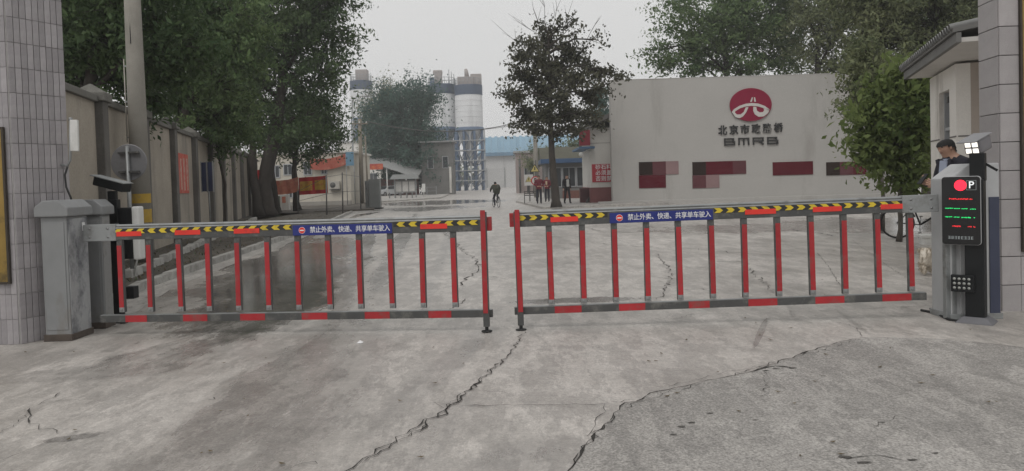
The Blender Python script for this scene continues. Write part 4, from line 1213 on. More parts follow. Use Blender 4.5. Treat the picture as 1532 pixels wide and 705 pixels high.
# concrete pole behind the mid tree
b0 = at(803, 296, 62); b0.z = 0; p1 = at(800, 180, 62)
t = empty('utility_pole', b0, 0, 'plain concrete utility pole rising behind the road signs', 'pole')
MB(b0).tube([b0, p1], [.22, .16], 12).build('shaft', pole_m, t)
MB(b0).box(p1 + Vector((0, -.15, -.3)), (1.5, .1, .1)).build('crossarm', dark_metal, t)
def cable(pts, r_, label):
    mb = MB(); out = []
    for (a, b, sag) in pts:
        for i in range(25):
            s = i / 24; p = a + (b - a) * s; p = Vector(p); p.z -= sag * 4 * s * (1 - s)
            out.append(p)
    c_ = tag(MB(out[0]).tube(out, r_, 5).build('overhead_wire', wire_m), label, 'wire')
    c_.location = out[0]
cable([(wire_pts['a'], at(768, 185, 62), .75)], .035, 'sagging overhead wire from the weathered pole to the concrete pole')
cable([(at(590, 191, 66), p1 + Vector((-.5, -.15, -.2)), .5)], .02, 'thinner second overhead wire below the sagging one')

# carport with tin roof
CY = 98.0
ca, cb2 = at(530, 250, CY), at(618, 262, CY)
t = empty('carport', ((ca.x + cb2.x) / 2, CY, 0), 0, 'open carport with curved tin roof and red valance sheltering cars', 'carport')
o_ = t.location
tin = M('weathered tin roof', (.30, .305, .30), .55, .12, 2, dirt=(.2, .2, .19), dirt_scale=1, dirt_amt=.4)
prof = [(ca.x - 1.5, 4.3), (at(572, 255, CY).x, 4.1), (at(598, 260, CY).x, 3.3), (at(625, 266, CY).x, 2.35)]
rb = MB(o_)
ribs = 1
rb.extr([(x, CY - 1.0, z) for x, z in prof] + [(x, CY - 1.0, z - .07) for x, z in prof[::-1]], (0, 7, 1.3))
rb.build('roof', tin, t)
for k_ in range(14):
    s = CY - .9 + k_ * .5
    MB(o_).extr([(x, s, z + .002 + (s - CY + 1) * .186) for x, z in prof] + [(x, s, z + .05 + (s - CY + 1) * .186) for x, z in prof[::-1]], (0, .06, .011)).build('roof_rib', tin, t)
for k_ in range(4):
    x = ca.x - .6 + k_ * (cb2.x - ca.x) / 3.1
    MB(o_).tube([(x, CY - .7, 0), (x, CY - .7, np.interp(x, [p[0] for p in prof], [p[1] for p in prof]))], .07, 8).build('post', white_paint, t)
MB(o_).box(((ca.x + at(573, 255, CY).x) / 2 - .3, CY - 1.06, 4.0), (at(573, 255, CY).x - ca.x + 1.0, .05, .75)).build('valance', M('red valance', (.36, .05, .035), .8, .3, 1.5, dirt=(.5, .22, .05), dirt_scale=1.5, dirt_amt=.5), t)
MB(o_).box(((ca.x + cb2.x) / 2, CY + 5.8, 1.2), (cb2.x - ca.x, .2, 2.4)).build('back_wall', M('brick red back wall', (.16, .075, .065), .9, .25, 3), t)

# information kiosk
c = gp(607, 297.5)
t = empty('notice_kiosk', (c.x, c.y, .05), 0, 'roofed grey notice kiosk with pale posters beside the carport', 'kiosk')
zk = at(607, 268, c.y).z
for s in (-1, 1):
    MB().box((s * 1.15, 0, zk / 2), (.12, .12, zk)).build('post', grey_metal, t)
bd = MB().box((0, .02, zk * .60), (2.2, .08, zk * .62)).build('board', M('grey board', (.2, .2, .195), .7, .15, 2), t)
for k_ in range(3):
    MB().box((-.72 + .72 * k_, -.035, zk * .60), (.58, .02, zk * .5)).build('poster', M('bleached poster', (.42, .41, .39), .7, .15, 3, obj_rand=.12), bd)
kr = MB(); kr.extr([(-1.55, -.6, zk - .05), (1.55, -.6, zk - .05), (1.35, .1, zk + .42), (-1.35, .1, zk + .42)], (0, .05, .05)); kr.extr([(-1.55, .8, zk - .05), (-1.35, .12, zk + .42), (1.35, .12, zk + .42), (1.55, .8, zk - .05)], (0, .05, .05))
kr.build('roof', M('kiosk roof', (.17, .175, .17), .7, .15, 2), t)
MB().box((1.95, .2, zk * .5), (.35, .1, .9)).tube([(1.95, .25, 0), (1.95, .25, zk * .7)], .04, 6).build('side_notice', white_paint, t)
# low barrier posts before the kiosk
for i, u in enumerate((583, 592, 600, 609, 617)):
    c = gp(u, 298.5 - .1 * i)
    tag(MB(c).lathe([(.10, 0), (.10, .12), (.07, .14), (.07, .62), (.085, .66), (.05, .72), (.001, .74)], c, 10).build('bollard', M('grey bollard', (.16, .16, .155), .8, .2, 3)),
        'short grey bollard in the row before the notice kiosk', 'bollard', 'bollards before the notice kiosk').location = c

# old grey brick shed under the mid tree
c = at(664, 289, 102.5)
t = empty('grey_shed', (c.x - .6, c.y, 0), 0, 'narrow weathered grey shed under the dense tree', 'building')
zs = at(668, 213, c.y).z
shed_m = M('weathered shed wall', (.15, .147, .14), .9, .2, .8, dirt=(.12, .115, .11), dirt_scale=.6, dirt_amt=.5, streak=4)
MB().box((-.2, 2, zs / 2), (4.4, 4, zs)).build('wall', shed_m, t)
MB().box((-.2, 1.9, zs + .1), (5.0, 4.8, .2)).build('roof', M('shed roof', (.25, .25, .25), .8, .15, 1), t)
window(t, (0, 0, 0), (.95, -.02, zs * .62), .75, 1.6, bars=0)
window(t, (0, 0, 0), (-1.1, -.02, zs * .62), .75, 1.6, bars=0)
MB().box((1.6, -.06, zs * .28), (.3, .1, zs * .5)).build('drainpipe', wh_wall, t)
c = gp(646, 293); t = empty('steel_rack', (c.x, c.y, 0), 0, 'low open steel rack beside the grey shed', 'rack')
for s in (-1, 1):
    for q in (-1, 1): MB().box((s * .6, q * .25, .6), (.06, .06, 1.2)).build('upright', steel, t)
for z_ in (.15, .62, 1.1): MB().box((0, 0, z_), (1.26, .56, .05)).build('shelf', steel, t)

# ------------------------------------------------------------------ cement plant silos
SLY = 150.0
silo_w = M('pale silo steel', (.66, .67, .68), .6, .06, .3, dirt=(.34, .345, .35), dirt_scale=.15, dirt_amt=.4, streak=6)
silo_b = M('navy silo band', (.06, .085, .13), .6, .1, .5)
steel_b = M('blue grey steelwork', (.10, .145, .22), .6, .15, .5)
steel_l = M('light steelwork', (.30, .31, .32), .6, .12, .5)
def silo(u0, u1, Y, vt, vb_, vc, label, wing=True):
    a, b = at(u0, vt, Y), at(u1, vt, Y)
    R_ = (b.x - a.x) / 2; cx = (a.x + b.x) / 2
    zt, zb = (a.z + b.z) / 2, at((u0 + u1) / 2, vb_, Y).z
    band = 2.0
    t = empty('cement_silo', (cx, Y, 0), 0, label, 'silo', 'cement plant silos')
    MB().lathe([(R_, zb), (R_, zt - band)], (0, 0, 0), 32).build('shell', silo_w, t)
    for k_ in range(1, 6):
        z_ = zb + (zt - band - zb) * k_ / 6
        MB().lathe([(R_, z_ - .06), (R_ + .05, z_ - .04), (R_ + .05, z_ + .04), (R_, z_ + .06)], (0, 0, 0), 32).build('seam_ring', silo_w, t)
    MB().lathe([(R_ + .06, zt - band), (R_ + .08, zt - .1), (R_ + .08, zt), (.01, zt + .3)], (0, 0, 0), 32).build('band', silo_b, t)
    MB().lathe([(R_ + .1, zb - .5), (R_ + .1, zb + .1), (R_, zb + .12)], (0, 0, 0), 32).build('skirt_ring', steel_b, t)
    zc = zb - 6.5
    MB().lathe([(R_ * .98, zb - .1), (.5, zc), (.5, zc - 1.2), (.01, zc - 1.2)], (0, 0, 0), 28).build('hopper', M('hopper steel', (.34, .35, .36), .6, .1, .4), t)
    nleg = 8
    L_ = []
    for k_ in range(nleg):
        an = 2 * math.pi * (k_ + .5) / nleg
        x, y = R_ * .96 * math.cos(an), R_ * .96 * math.sin(an)
        MB().box((x, y, (zb - .3) / 2), (.42, .42, zb - .3), (0, 0, an)).build('leg', steel_b, t)
        L_.append((x, y))
    for lv in range(3):
        z0_, z1_ = zb * lv / 3 + .2, zb * (lv + 1) / 3 - .3
        for k_ in range(nleg):
            a_, b_2 = L_[k_], L_[(k_ + 1) % nleg]
            mb = MB().tube([(*a_, z0_), (*b_2, z1_)], .09, 4).tube([(*b_2, z0_), (*a_, z1_)], .09, 4).tube([(*a_, z1_), (*b_2, z1_)], .12, 4)
            mb.build('cross_brace', steel_b if k_ % 2 else steel_l, t)
    # roof plant: railing, filter boxes
    for k_ in range(20):
        an = 2 * math.pi * k_ / 20; an2 = 2 * math.pi * (k_ + 1) / 20
        p0, p1 = Vector((R_ * .97 * math.cos(an), R_ * .97 * math.sin(an), zt)), Vector((R_ * .97 * math.cos(an2), R_ * .97 * math.sin(an2), zt))
        up = Vector((0, 0, 1.3))
        MB().tube([p0, p0 + up], .05, 4).tube([p0 + up, p1 + up], .05, 4).tube([p0 + up * .5, p1 + up * .5], .04, 4).build('railing', steel_l, t)
    return t, R_, zt
pinkg = M('dusty filter housing', (.33, .30, .29), .8, .12, .4)
t1, R1_, z1_ = silo(680, 721, SLY, 128.5, 192, 0, 'pale cement silo with navy band standing nearest the blue warehouse')
MB().box((-.5, 0, z1_ + .9), (3.2, 2.0, 1.7)).build('filter_housing', pinkg, t1, bevel=.1)
MB().box((1.6, .4, z1_ + 1.2), (2.2, 2.0, 2.2)).build('filter_housing', pinkg, t1, bevel=.1)
MB().tube([(-.2, 0, z1_ + 1.6), (-.3, 0, z1_ + 2.7), (-.4, 0, z1_ + 3.4)], [.5, .4, .28], 10).build('vent_stack', pinkg, t1)
t2, R2_, z2_ = silo(640, 681, SLY + 3, 127.5, 192, 0, 'pale cement silo with navy band half hidden by the dense tree')
MB().box((-.6, 0, z2_ + 1.2), (1.5, 1.4, 2.2)).build('filter_housing', pinkg, t2, bevel=.1)
MB().box((-.7, 0, z2_ + 2.6), (1.9, 1.2, .9)).build('filter_head', pinkg, t2, bevel=.25)
MB().box((-1.9, .2, z2_ + .9), (.8, 1.0, 1.5)).build('blue_cabinet', steel_b, t2)
for k_ in range(3):
    x = 1.6 + .5 * k_
    MB().tube([(x, 0, z2_), (x, 0, z2_ + 3.2 - .5 * k_)], .07, 4).build('antenna_mast', steel_l, t2)
# stair tower and lower platform in front of the silos
t = empty('stair_tower', (at(672, 280, SLY - 5).x, SLY - 5, 0), 0, 'lattice stair tower and platforms before the silo legs', 'tower')
zt_ = at(672, 196, SLY - 5).z
for x in (-1.6, 1.6, 4.4, 7.2):
    MB().box((x, 0, zt_ / 2), (.25, .25, zt_)).build('upright', steel_b if x < 2 else steel_l, t)
for k_ in range(5):
    z_ = (k_ + 1) * zt_ / 6
    MB().box((2.8, 0, z_), (9.2, 1.2, .16)).build('platform', steel_l, t)
    MB().tube([(-1.6, 0, z_ - zt_ / 6), (1.6, 0, z_)], .1, 4).build('stair', steel_b, t)
    MB().tube([(4.4, 0, z_ - zt_ / 6), (7.2, 0, z_)], .1, 4).build('stair', steel_b, t)
# third, farther silo at the left
t3, R3_, z3_ = silo(524, 556, 165, 122, 178, 0, 'distant cement silo with blue rim rising behind the left trees')
MB().box((.3, 0, z3_ + 1.2), (2.6, 2.2, 2.6)).build('filter_housing', pinkg, t3, bevel=.1)

# blue roofed warehouse
WY = 200.0
wx0, wx1 = at(716, 240, WY).x, at(935, 230, WY).x
t = empty('warehouse', ((wx0 + wx1) / 2, WY, 0), 0, 'long pale warehouse with light blue ribbed roof behind the silos', 'building')
o_ = t.location
ze = at(760, 231, WY).z
MB(o_).box(((wx0 + wx1) / 2, WY + 10, ze / 2), (wx1 - wx0, 20, ze)).build('wall', M('pale warehouse wall', (.46, .46, .455), .8, .06, .1, dirt=(.36, .36, .355), dirt_scale=.08, dirt_amt=.4), t)
zr = at(760, 207, WY + 9).z
blue_r = M('light blue roof sheet', (.17, .30, .40), .55, .1, .15, obj_rand=.08)
nrib = 46
rbm = MB().extr([(-.36, -1, 0), (.36, -1, 0), (.36, 9, zr - ze), (-.36, 9, zr - ze)], (0, 0, .25)).mesh('roof_sheet', blue_r)
for k_ in range(nrib):
    o = link('roof_sheet', rbm, t); o.location = (wx0 - o_.x + (k_ + .5) * (wx1 - wx0) / nrib, 0, ze + .1 + .3 * (k_ % 2)); o.scale = ((wx1 - wx0) / nrib / .72 * .99, 1, 1)
MB(o_).box(((wx0 + wx1) / 2, WY - 1.1, ze + .05), (wx1 - wx0 + .4, .3, .9)).build('gutter', M('blue gutter', (.10, .19, .28), .6, .1, .3), t)
dc = at(742, 268, WY)
MB(o_).box((dc.x, WY - .08, 2.6), (4.6, .2, 5.2)).build('door', M('warehouse door', (.40, .40, .395), .7, .08, .2), t)
for s in (-1, 1): MB(o_).box((dc.x + s * 2.4, WY - .12, 2.7), (.25, .3, 5.4)).build('door_frame', grey_metal, t)
for k_ in range(5):
    MB(o_).box((wx0 + 1 + k_ * 5.8, WY - .06, ze / 2), (.25, .16, ze - .6)).build('wall_pilaster', M('pale pilaster', (.4, .4, .395), .8, .06, .2), t)
# pale office block behind the cream house
OY = 138
oa, ob = at(505, 205, OY), at(600, 205, OY)
t = empty('office_block', ((oa.x + ob.x) / 2, OY, 0), 0, 'pale two storey office block behind the carport', 'building')
o_ = t.location; oh = at(545, 213, OY).z
MB(o_).box(((oa.x + ob.x) / 2, OY + 5, oh / 2), (ob.x - oa.x, 10, oh)).build('wall', wh_wall, t)
MB(o_).box(((oa.x + ob.x) / 2, OY + 5, oh + .15), (ob.x - oa.x + .5, 10.5, .3)).build('roof', M('grey roof slab', (.3, .3, .3), .8, .1, 1), t)
for j in range(2):
    for k_ in range(4):
        window(t, o_, (oa.x + 1.4 + k_ * 2.5, OY - .04, oh * (.32 + .42 * j)), 1.5, 1.5)

# brick yard wall and far scrub wall that close the view behind the road signs
t = empty('yard_building', at(790, 280, 95) * Vector((1, 1, 0)), 0, 'dull pinkish yard building with dark pipes behind the concrete pole', 'building')
MB().box((1.5, 3, 2.6), (6, 5, 5.2)).build('wall', M('dusty pink wall', (.30, .25, .235), .9, .15, .6), t)
MB().box((1.5, 3, 5.3), (6.5, 5.6, .25)).build('roof', tin, t)
for k_ in range(5): MB().tube([(-1 + k_, -.2, 0), (-1 + k_, -.2, 4.4 + .3 * (k_ % 2))], .13, 6).build('pipe', dark_metal, t)
for k_ in range(2): window(t, (0, 0, 0), (.2 + 2.4 * k_, .46, 2.6), 1.2, 1.3)

# ------------------------------------------------------------------ road signs by the people
t = empty('road_signs', gp(793, 304) * Vector((1, 1, 0)) + Vector((0, 0, .1)), 0, 'twin road signs, a warning triangle and a round speed limit five, on one frame', 'sign')
o_ = t.location; Ys = o_.y
def sp2(u, v): return at(u, v, Ys) - o_
yl = M('warning yellow', (.5, .42, .16), .6, .12, 3); wht = M('sign white', (.55, .54, .52), .6, .08, 3); rd_ = M('sign red rim', (.45, .03, .04), .5, .1, 3)
MB().tube([(0, 0, 0), sp2(792, 262)], .035, 6).build('post', dark_metal, t)
MB().tube([(.45, 0, 0), (.45, 0, sp2(800, 240).z)], .035, 6).build('post', dark_metal, t)
def tri(c, s, nm_):
    q = MB().extr([(c.x - s, -.05, c.z - s * .6), (c.x + s, -.05, c.z - s * .6), (c.x, -.05, c.z + s)], (0, .03, 0)).build(nm_, black_paint, t)
    MB().extr([(c.x - s * .8, -.058, c.z - s * .5), (c.x + s * .8, -.058, c.z - s * .5), (c.x, -.058, c.z + s * .82)], (0, .006, 0)).build('face', yl, q)
    MB().box((c.x, -.064, c.z + .03), (s * .2, .006, s * .6)).build('mark', black_paint, q)
tri(sp2(800, 253), .34, 'warning_triangle')
c = sp2(791, 269.5)
MB().box((c.x, -.04, c.z), (.62, .02, .75)).build('sign_plate', wht, t); tri(c + Vector((0, -.03, .02)), .26, 'warning_triangle')
c = sp2(801, 270.5)
q = MB().lathe([(.001, -.012), (.31, -.012), (.31, 0)], (c.x, -.05, c.z), 28, axis='Y', smooth=False).build('speed_disc', rd_, t)
MB().lathe([(.001, -.006), (.235, -.006), (.235, 0)], (c.x, -.0635, c.z), 28, axis='Y', smooth=False).build('face', wht, q)
o = link('numeral', text_mesh('numeral', '5', .46, black_l, .002, .012), q); o.location = (c.x, -.074, c.z)
c = gp(797, 306)
t = empty('low_notice_frame', (c.x - .1, c.y - .3, .1), 0, 'low dark notice frame with two slats under the road signs', 'sign frame')
for s in (-1, 1): MB().tube([(s * .42, 0, 0), (s * .42, 0, .78)], .025, 6).build('leg', dark_metal, t)
for z_ in (.5, .62, .74): MB().box((0, -.02, z_), (.84, .03, .06)).build('slat', dark_metal, t)

# ------------------------------------------------------------------ guard house on the right
GH = Vector((6.93, 11.5, 0)); gdir = Vector((.35, 1, 0)).normalized(); gang = math.atan2(gdir.y, gdir.x) - math.pi / 2
t = empty('guard_house', GH, gang, 'white guard house with overhanging grey eave behind the tiled pillar', 'building')
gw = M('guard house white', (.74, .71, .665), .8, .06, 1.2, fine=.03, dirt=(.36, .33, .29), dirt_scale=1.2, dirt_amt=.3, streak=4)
# local: +y along the road-side face, +x into the house
Lh, Wd, zh = 1.95, 4.0, 3.12
pl = MB()
wz0, wz1, wy0, wy1 = 1.75, 2.78, .45, 1.2
pl.box((.1, wy0 / 2, zh / 2), (.2, wy0, zh)).box((.1, (wy1 + Lh) / 2, zh / 2), (.2, Lh - wy1, zh)).box((.1, (wy0 + wy1) / 2, wz0 / 2), (.2, wy1 - wy0, wz0)).box((.1, (wy0 + wy1) / 2, (wz1 + zh) / 2), (.2, wy1 - wy0, zh - wz1))
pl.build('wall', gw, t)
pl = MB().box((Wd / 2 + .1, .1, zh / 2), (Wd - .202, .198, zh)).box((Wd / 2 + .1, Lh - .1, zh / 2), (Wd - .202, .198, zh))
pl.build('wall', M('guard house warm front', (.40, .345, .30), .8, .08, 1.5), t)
fr = MB()
fr.box((.12, wy0 + .03, (wz0 + wz1) / 2), (.1, .06, wz1 - wz0)).box((.12, wy1 - .03, (wz0 + wz1) / 2), (.1, .06, wz1 - wz0)).box((.12, (wy0 + wy1) / 2, (wz0 + wz1) / 2 - .1), (.09, wy1 - wy0 - .12, .05))
f = fr.build('window', frame_m, t)
MB().box((.15, (wy0 + wy1) / 2, (wz0 + wz1) / 2), (.02, wy1 - wy0 - .1, wz1 - wz0 - .02)).build('pane', glass, f)
MB().box((-.008, Lh / 2, 1.98 + .0), (.012, Lh, .02)).build('wall_seam', M('wall seam', (.16, .15, .14), .9, .1, 2), t) if False else None
for z_ in (2.0,):
    MB().box((-.004, wy0 / 2 - .004, z_), (.012, wy0 - .02, .02)).box((-.004, (wy1 + Lh) / 2, z_), (.012, Lh - wy1 - .02, .02)).box((Wd / 2, -.004, z_), (Wd - .05, .012, .02)).build('wall_seam', M('wall seam', (.16, .15, .14), .9, .1, 2), t)
# eave slab, soffit, tiles
sof = M('soffit white', (.55, .53, .5), .8, .08, 2)
ez = 3.16
MB().box((1.2, .05, ez + .03), (3.1, 4.0, .06)).build('soffit', sof, t)
roof_t = M('grey roof tile', (.19, .19, .185), .8, .2, 4, obj_rand=.15)
MB().box((-.37, .05, ez + .06), (.06, 4.06, .13)).build('fascia', M('dark fascia', (.15, .147, .14), .7, .15, 3), t)
ru = MB().extr([(-.44, -1.98, ez + .13), (-.44, -1.98, ez + .19), (3.0, -1.98, ez + .75), (3.0, -1.98, ez + .68)], (0, 4.06, 0)).build('roof_slab', M('dark fascia'  , (.075, .073, .07)), t)
tmesh = MB().lathe([(.05, 0), (.05, .42), (.055, .44)], (0, 0, 0), 8, axis='X').mesh('roof_tile', roof_t)
sl_a = math.atan2(.56, 3.44)
for i in range(28):
    for j in range(4):
        o = link('roof_tile', tmesh, t)
        o.location = (-.47 + j * .40, -1.93 + i * .148, ez + .20 + j * .40 * math.tan(sl_a)); o.rotation_euler = (0, -sl_a, 0)
MB().box((.02, .6, 2.62), (.04, .1, .1)).build('wall_lamp', dark_metal, t)
# step / platform
st = MB(); st.prism([(6.2, 9.4), (9.5, 8.6), (11.5, 14.5), (7.3, 13.6)], -.02, .15)
tag(st.build('guard_house_step', paving, bevel=.015), kind='structure')
# pale low block behind the dog
c = gp(1389, 378); t = empty('low_block', (c.x + .1, c.y, 0), gang, 'low whitewashed block on the ground behind the white dog', 'block')
MB().box((0, 0, .14), (.42, .3, .28)).build('block', white_paint, t, bevel=.02); MB().box((0, 0, .30), (.46, .34, .05)).build('top_slab', white_paint, t, bevel=.01)
# ------------------------------------------------------------------ trees
bark = M('dark bark', (.045, .038, .032), .95, .3, 3, bump=.5, dirt=(.075, .065, .055), dirt_scale=3, dirt_amt=.4, streak=3)
bark_l = M('grey bark', (.085, .075, .065), .95, .3, 3, bump=.4)
def leaves_mesh(name, C, D, size, mat, rng, droop=0.3, wid=.42):
    """C: leaf centres (n,3)"""
    n = len(C)
    d = rng.normal(size=(n, 3)); d[:, 2] -= droop; d /= np.linalg.norm(d, axis=1)[:, None]
    q = rng.normal(size=(n, 3)); w = np.cross(d, q); w /= np.linalg.norm(w, axis=1)[:, None]
    nn = np.cross(d, w)
    L_ = (size * rng.uniform(.45, 1.55, n))[:, None]
    v = np.empty((n, 4, 3), np.float32)
    v[:, 0] = C - d * L_ * .5; v[:, 2] = C + d * L_ * .5
    v[:, 1] = C + w * L_ * wid * .5 + nn * L_ * .08; v[:, 3] = C - w * L_ * wid * .5 + nn * L_ * .08
    me = bpy.data.meshes.new(name)
    me.vertices.add(n * 4); me.vertices.foreach_set('co', v.reshape(-1))
    me.loops.add(n * 4); me.loops.foreach_set('vertex_index', np.arange(n * 4, dtype=np.int32))
    me.polygons.add(n); me.polygons.foreach_set('loop_start', np.arange(0, n * 4, 4, dtype=np.int32))
    me.polygons.foreach_set('loop_total', np.full(n, 4, np.int32))
    me.materials.append(mat); me.update(); me.validate()
    return me
def tree(name, label, base, trunk, lobes, n_leaf, size, mat, seed, per=60, spread=.32, bmat=None, cat='tree', group=None, droop=.3, wid=.42, twig_r=.02, shell=.55, tops=()):
    """trunk: [(dx,dy,z,r)..]; lobes: [(dx,dy,z,rx,ry,rz)..] all relative to the base"""
    rng = np.random.default_rng(seed)
    t = empty(name, base, 0, label, cat, group)
    tr = MB(); bmat = bmat or bark
    pts = [Vector(p[:3]) for p in trunk]; rs = [p[3] for p in trunk]
    # smooth the trunk with small wobble, flare at the foot
    fp_, fr_ = [], []
    for i in range(len(pts) - 1):
        for k_ in range(4):
            s = k_ / 4
            fp_.append(pts[i].lerp(pts[i + 1], s) + Vector((*rng.normal(0, .015, 2), 0))); fr_.append(rs[i] * (1 - s) + rs[i + 1] * s)
    fp_.append(pts[-1]); fr_.append(rs[-1]); fr_[0] *= 1.35
    tr.tube(fp_, fr_, 12).build('trunk', bmat, t)
    top = pts[-1].z
    vol = np.array([l[3] * l[4] * l[5] for l in lobes]) ** .8; vol /= vol.sum()
    ncl = max(len(lobes) * 3, n_leaf // per)
    limb, Cs = MB(), []
    for li, lb in enumerate(lobes):
        c = Vector(lb[:3])
        zs_ = min(max(c.z - .9 * max(lb[3], lb[5]), top * .35), top)
        a = min(fp_, key=lambda p: abs(p.z - zs_))
        mid = a.lerp(c, .5) + Vector((0, 0, .15 * (c - a).length))
        r0 = max(rs[0] * .33, twig_r * 2)
        limb.tube([a, a.lerp(mid, .5), mid, mid.lerp(c, .6) + Vector((*rng.normal(0, .1, 2), 0)), c], [r0, r0 * .8, r0 * .6, r0 * .42, r0 * .25], 6)
        k_ = max(3, int(ncl * vol[li]))
        for _ in range(k_):
            d = rng.normal(size=3); d /= np.linalg.norm(d)
            rr = (rng.uniform(shell, 1.0) ** .8) * (1 + .18 * rng.normal())
            cc = c + Vector((d[0] * lb[3] * rr, d[1] * lb[4] * rr, d[2] * lb[5] * rr))
            s0 = mid.lerp(c, rng.uniform(.3, 1.0))
            limb.tube([s0, s0.lerp(cc, .5) + Vector((0, 0, .06 * (cc - s0).length)), cc], [twig_r, twig_r * .7, twig_r * .35], 4, cap=False)
            # elongated leaf sprays
            ax = Vector((cc - s0)).normalized(); m_ = per
            al = rng.normal(0, spread * 1.25, m_)[:, None] * np.array(ax)[None, :]
            P_ = np.array(cc)[None, :] + al + rng.normal(0, spread * .62, (m_, 3)) * np.array([1, 1, .75])
            Cs.append(P_)
    for a, b in tops:
        w1, w2 = rng.normal(0, .16), rng.normal(0, .16)
        m1, m2 = Vector(a).lerp(Vector(b), .35) + Vector((w1, w2, 0)), Vector(a).lerp(Vector(b), .7) + Vector((w1 * .6 + w2 * .4, w1, .0))
        limb.tube([a, m1, m2, b], [twig_r * .8, twig_r * .62, twig_r * .42, twig_r * .2], 4)
        for _ in range(2):
            s1 = m1.lerp(m2, rng.uniform(0, 1)); e1 = s1 + (Vector(b) - Vector(a)) * .3 + Vector((rng.normal(0, .35), rng.normal(0, .3), .1))
            limb.tube([s1, s1.lerp(e1, .5) + Vector((0, 0, .05)), e1], [twig_r * .45, twig_r * .35, twig_r * .18], 4)
    limb.build('limbs', bmat, t)
    cr = link('crown', leaves_mesh('crown', np.concatenate(Cs), None, size, mat, rng, droop, wid), t)
    cr['kind'] = 'stuff'
    return t
leaf_dk = leaf_mat('dark green leaf', (0.026, 0.052, 0.022), (0.122, 0.178, 0.075), 0.3)
leaf_md = leaf_mat('mid green leaf', (0.045, 0.088, 0.036), (0.185, 0.250, 0.108), 0.35)
leaf_br = leaf_mat('fresh green leaf', (0.075, 0.115, 0.036), (0.24, 0.295, 0.105), 0.45)
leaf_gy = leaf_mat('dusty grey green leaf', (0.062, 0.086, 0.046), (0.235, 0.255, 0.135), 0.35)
leaf_bn = leaf_mat('dull brown green leaf', (0.036, 0.041, 0.027), (0.125, 0.122, 0.082), 0.25)
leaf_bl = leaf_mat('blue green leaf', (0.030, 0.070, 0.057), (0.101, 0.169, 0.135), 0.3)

def lobe(u, v, Y, rpx, rz=None, base=None, ry=None):
    c = at(u, v, Y) - base; s = Y / F
    return (c.x, c.y, c.z, rpx * s, (ry or rpx) * s, (rz or rpx) * s)

# thick tree in front of the wall, left
b = gp(401, 326); Yb = b.y; b = Vector((b.x, b.y, .1))
tk = [(0, 0, 0, .42), (-.15, 0, 1.6, .36), (at(403, 235, Yb) - b).to_tuple() + (.36,), (at(418, 170, Yb) - b).to_tuple() + (.27,), (at(425, 90, Yb) - b).to_tuple() + (.15,)]
tree('locust_tree', 'thick dark trunked tree with broad crown at the end of the cement wall', b, tk,
     [lobe(420, 30, Yb, 75, 55, b), lobe(480, 55, Yb, 50, 45, b), lobe(500, 105, Yb, 30, 26, b), lobe(440, 110, Yb, 55, 45, b), lobe(375, 60, Yb, 60, 60, b),
      lobe(470, 170, Yb, 38, 30, b), lobe(440, -40, Yb, 85, 50, b), lobe(500, -10, Yb, 38, 40, b), lobe(345, 110, Yb, 40, 50, b), lobe(480, 15, Yb, 45, 40, b), lobe(395, 150, Yb, 45, 40, b), lobe(440, 205, Yb, 34, 22, b), lobe(522, 45, Yb, 20, 20, b)],
     48000, .19, leaf_dk, 1, per=110, spread=.34, group=None, droop=.5)
# second stem beside it
b = gp(388, 327); b = Vector((b.x, b.y, .1)); Yb = b.y
tree('locust_tree', 'leaning slim stem beside the thick trunked tree', b, [(0, 0, 0, .26), (-.25, 0, 2.2, .22), (at(378, 215, Yb) - b).to_tuple() + (.16,), (at(372, 120, Yb) - b).to_tuple() + (.08,)],
     [lobe(350, 150, Yb, 34, 36, b), lobe(380, 110, Yb, 36, 34, b), lobe(330, 190, Yb, 26, 22, b)], 7000, .17, leaf_dk, 2, per=60, spread=.4, droop=.5)
# two trees behind the wall
for (u, v, Yb, lobs, n, mat, lab, sd) in [
    (150, 200, 17.5, [(130, 40, 90, 80), (200, 10, 90, 60), (90, 90, 60, 60), (170, 110, 60, 50), (250, 70, 70, 60), (90, -20, 80, 60), (230, 150, 40, 30)], 34000, leaf_dk, 'dark spreading tree behind the wall next to the tall concrete pole', 3),
    (310, 200, 25.0, [(300, 60, 70, 70), (350, 20, 60, 50), (270, 130, 60, 50), (330, 130, 50, 45), (250, 30, 60, 50), (300, 185, 40, 28), (345, 170, 32, 28), (365, 90, 34, 40)], 34000, leaf_md, 'mid green tree whose branches hang over the coping of the cement wall', 4)]:
    bx = at(u, 300, Yb); b = Vector((wall_x(Yb) - 1.6, Yb, 0))
    tp = at(u, 100, Yb) - b
    tree('street_tree', lab, b, [(0, 0, 0, .24), (.1, 0, 2.2, .2), (tp.x * .5, 0, 3.8, .16), (tp.x * .8, 0, 5.0, .1)],
         [lobe(a_, b_, Yb + (-.6 if i_ % 3 == 1 else .4), c_, d_, b) for i_, (a_, b_, c_, d_) in enumerate(lobs)], n, .15, mat, sd, per=100, spread=.23, droop=.45)
# spray of paler leaves hanging before the wall
b = Vector((at(335, 300, 27).x, 27.0, .1))
tree('roadside_sapling', 'slim sapling with drooping pale leaves before the cement wall', b, [(0, 0, 0, .06), (.05, 0, 1.6, .05), (-.2, 0, 3.2, .04), (-.6, 0, 4.6, .03)],
     [lobe(310, 170, 26.5, 38, 26, b), lobe(350, 190, 27, 32, 24, b), lobe(275, 140, 26, 30, 22, b), lobe(330, 215, 27, 22, 16, b), lobe(365, 205, 27.5, 20, 22, b)], 5200, .17, leaf_md, 5, per=40, spread=.26, droop=.7, wid=.35)
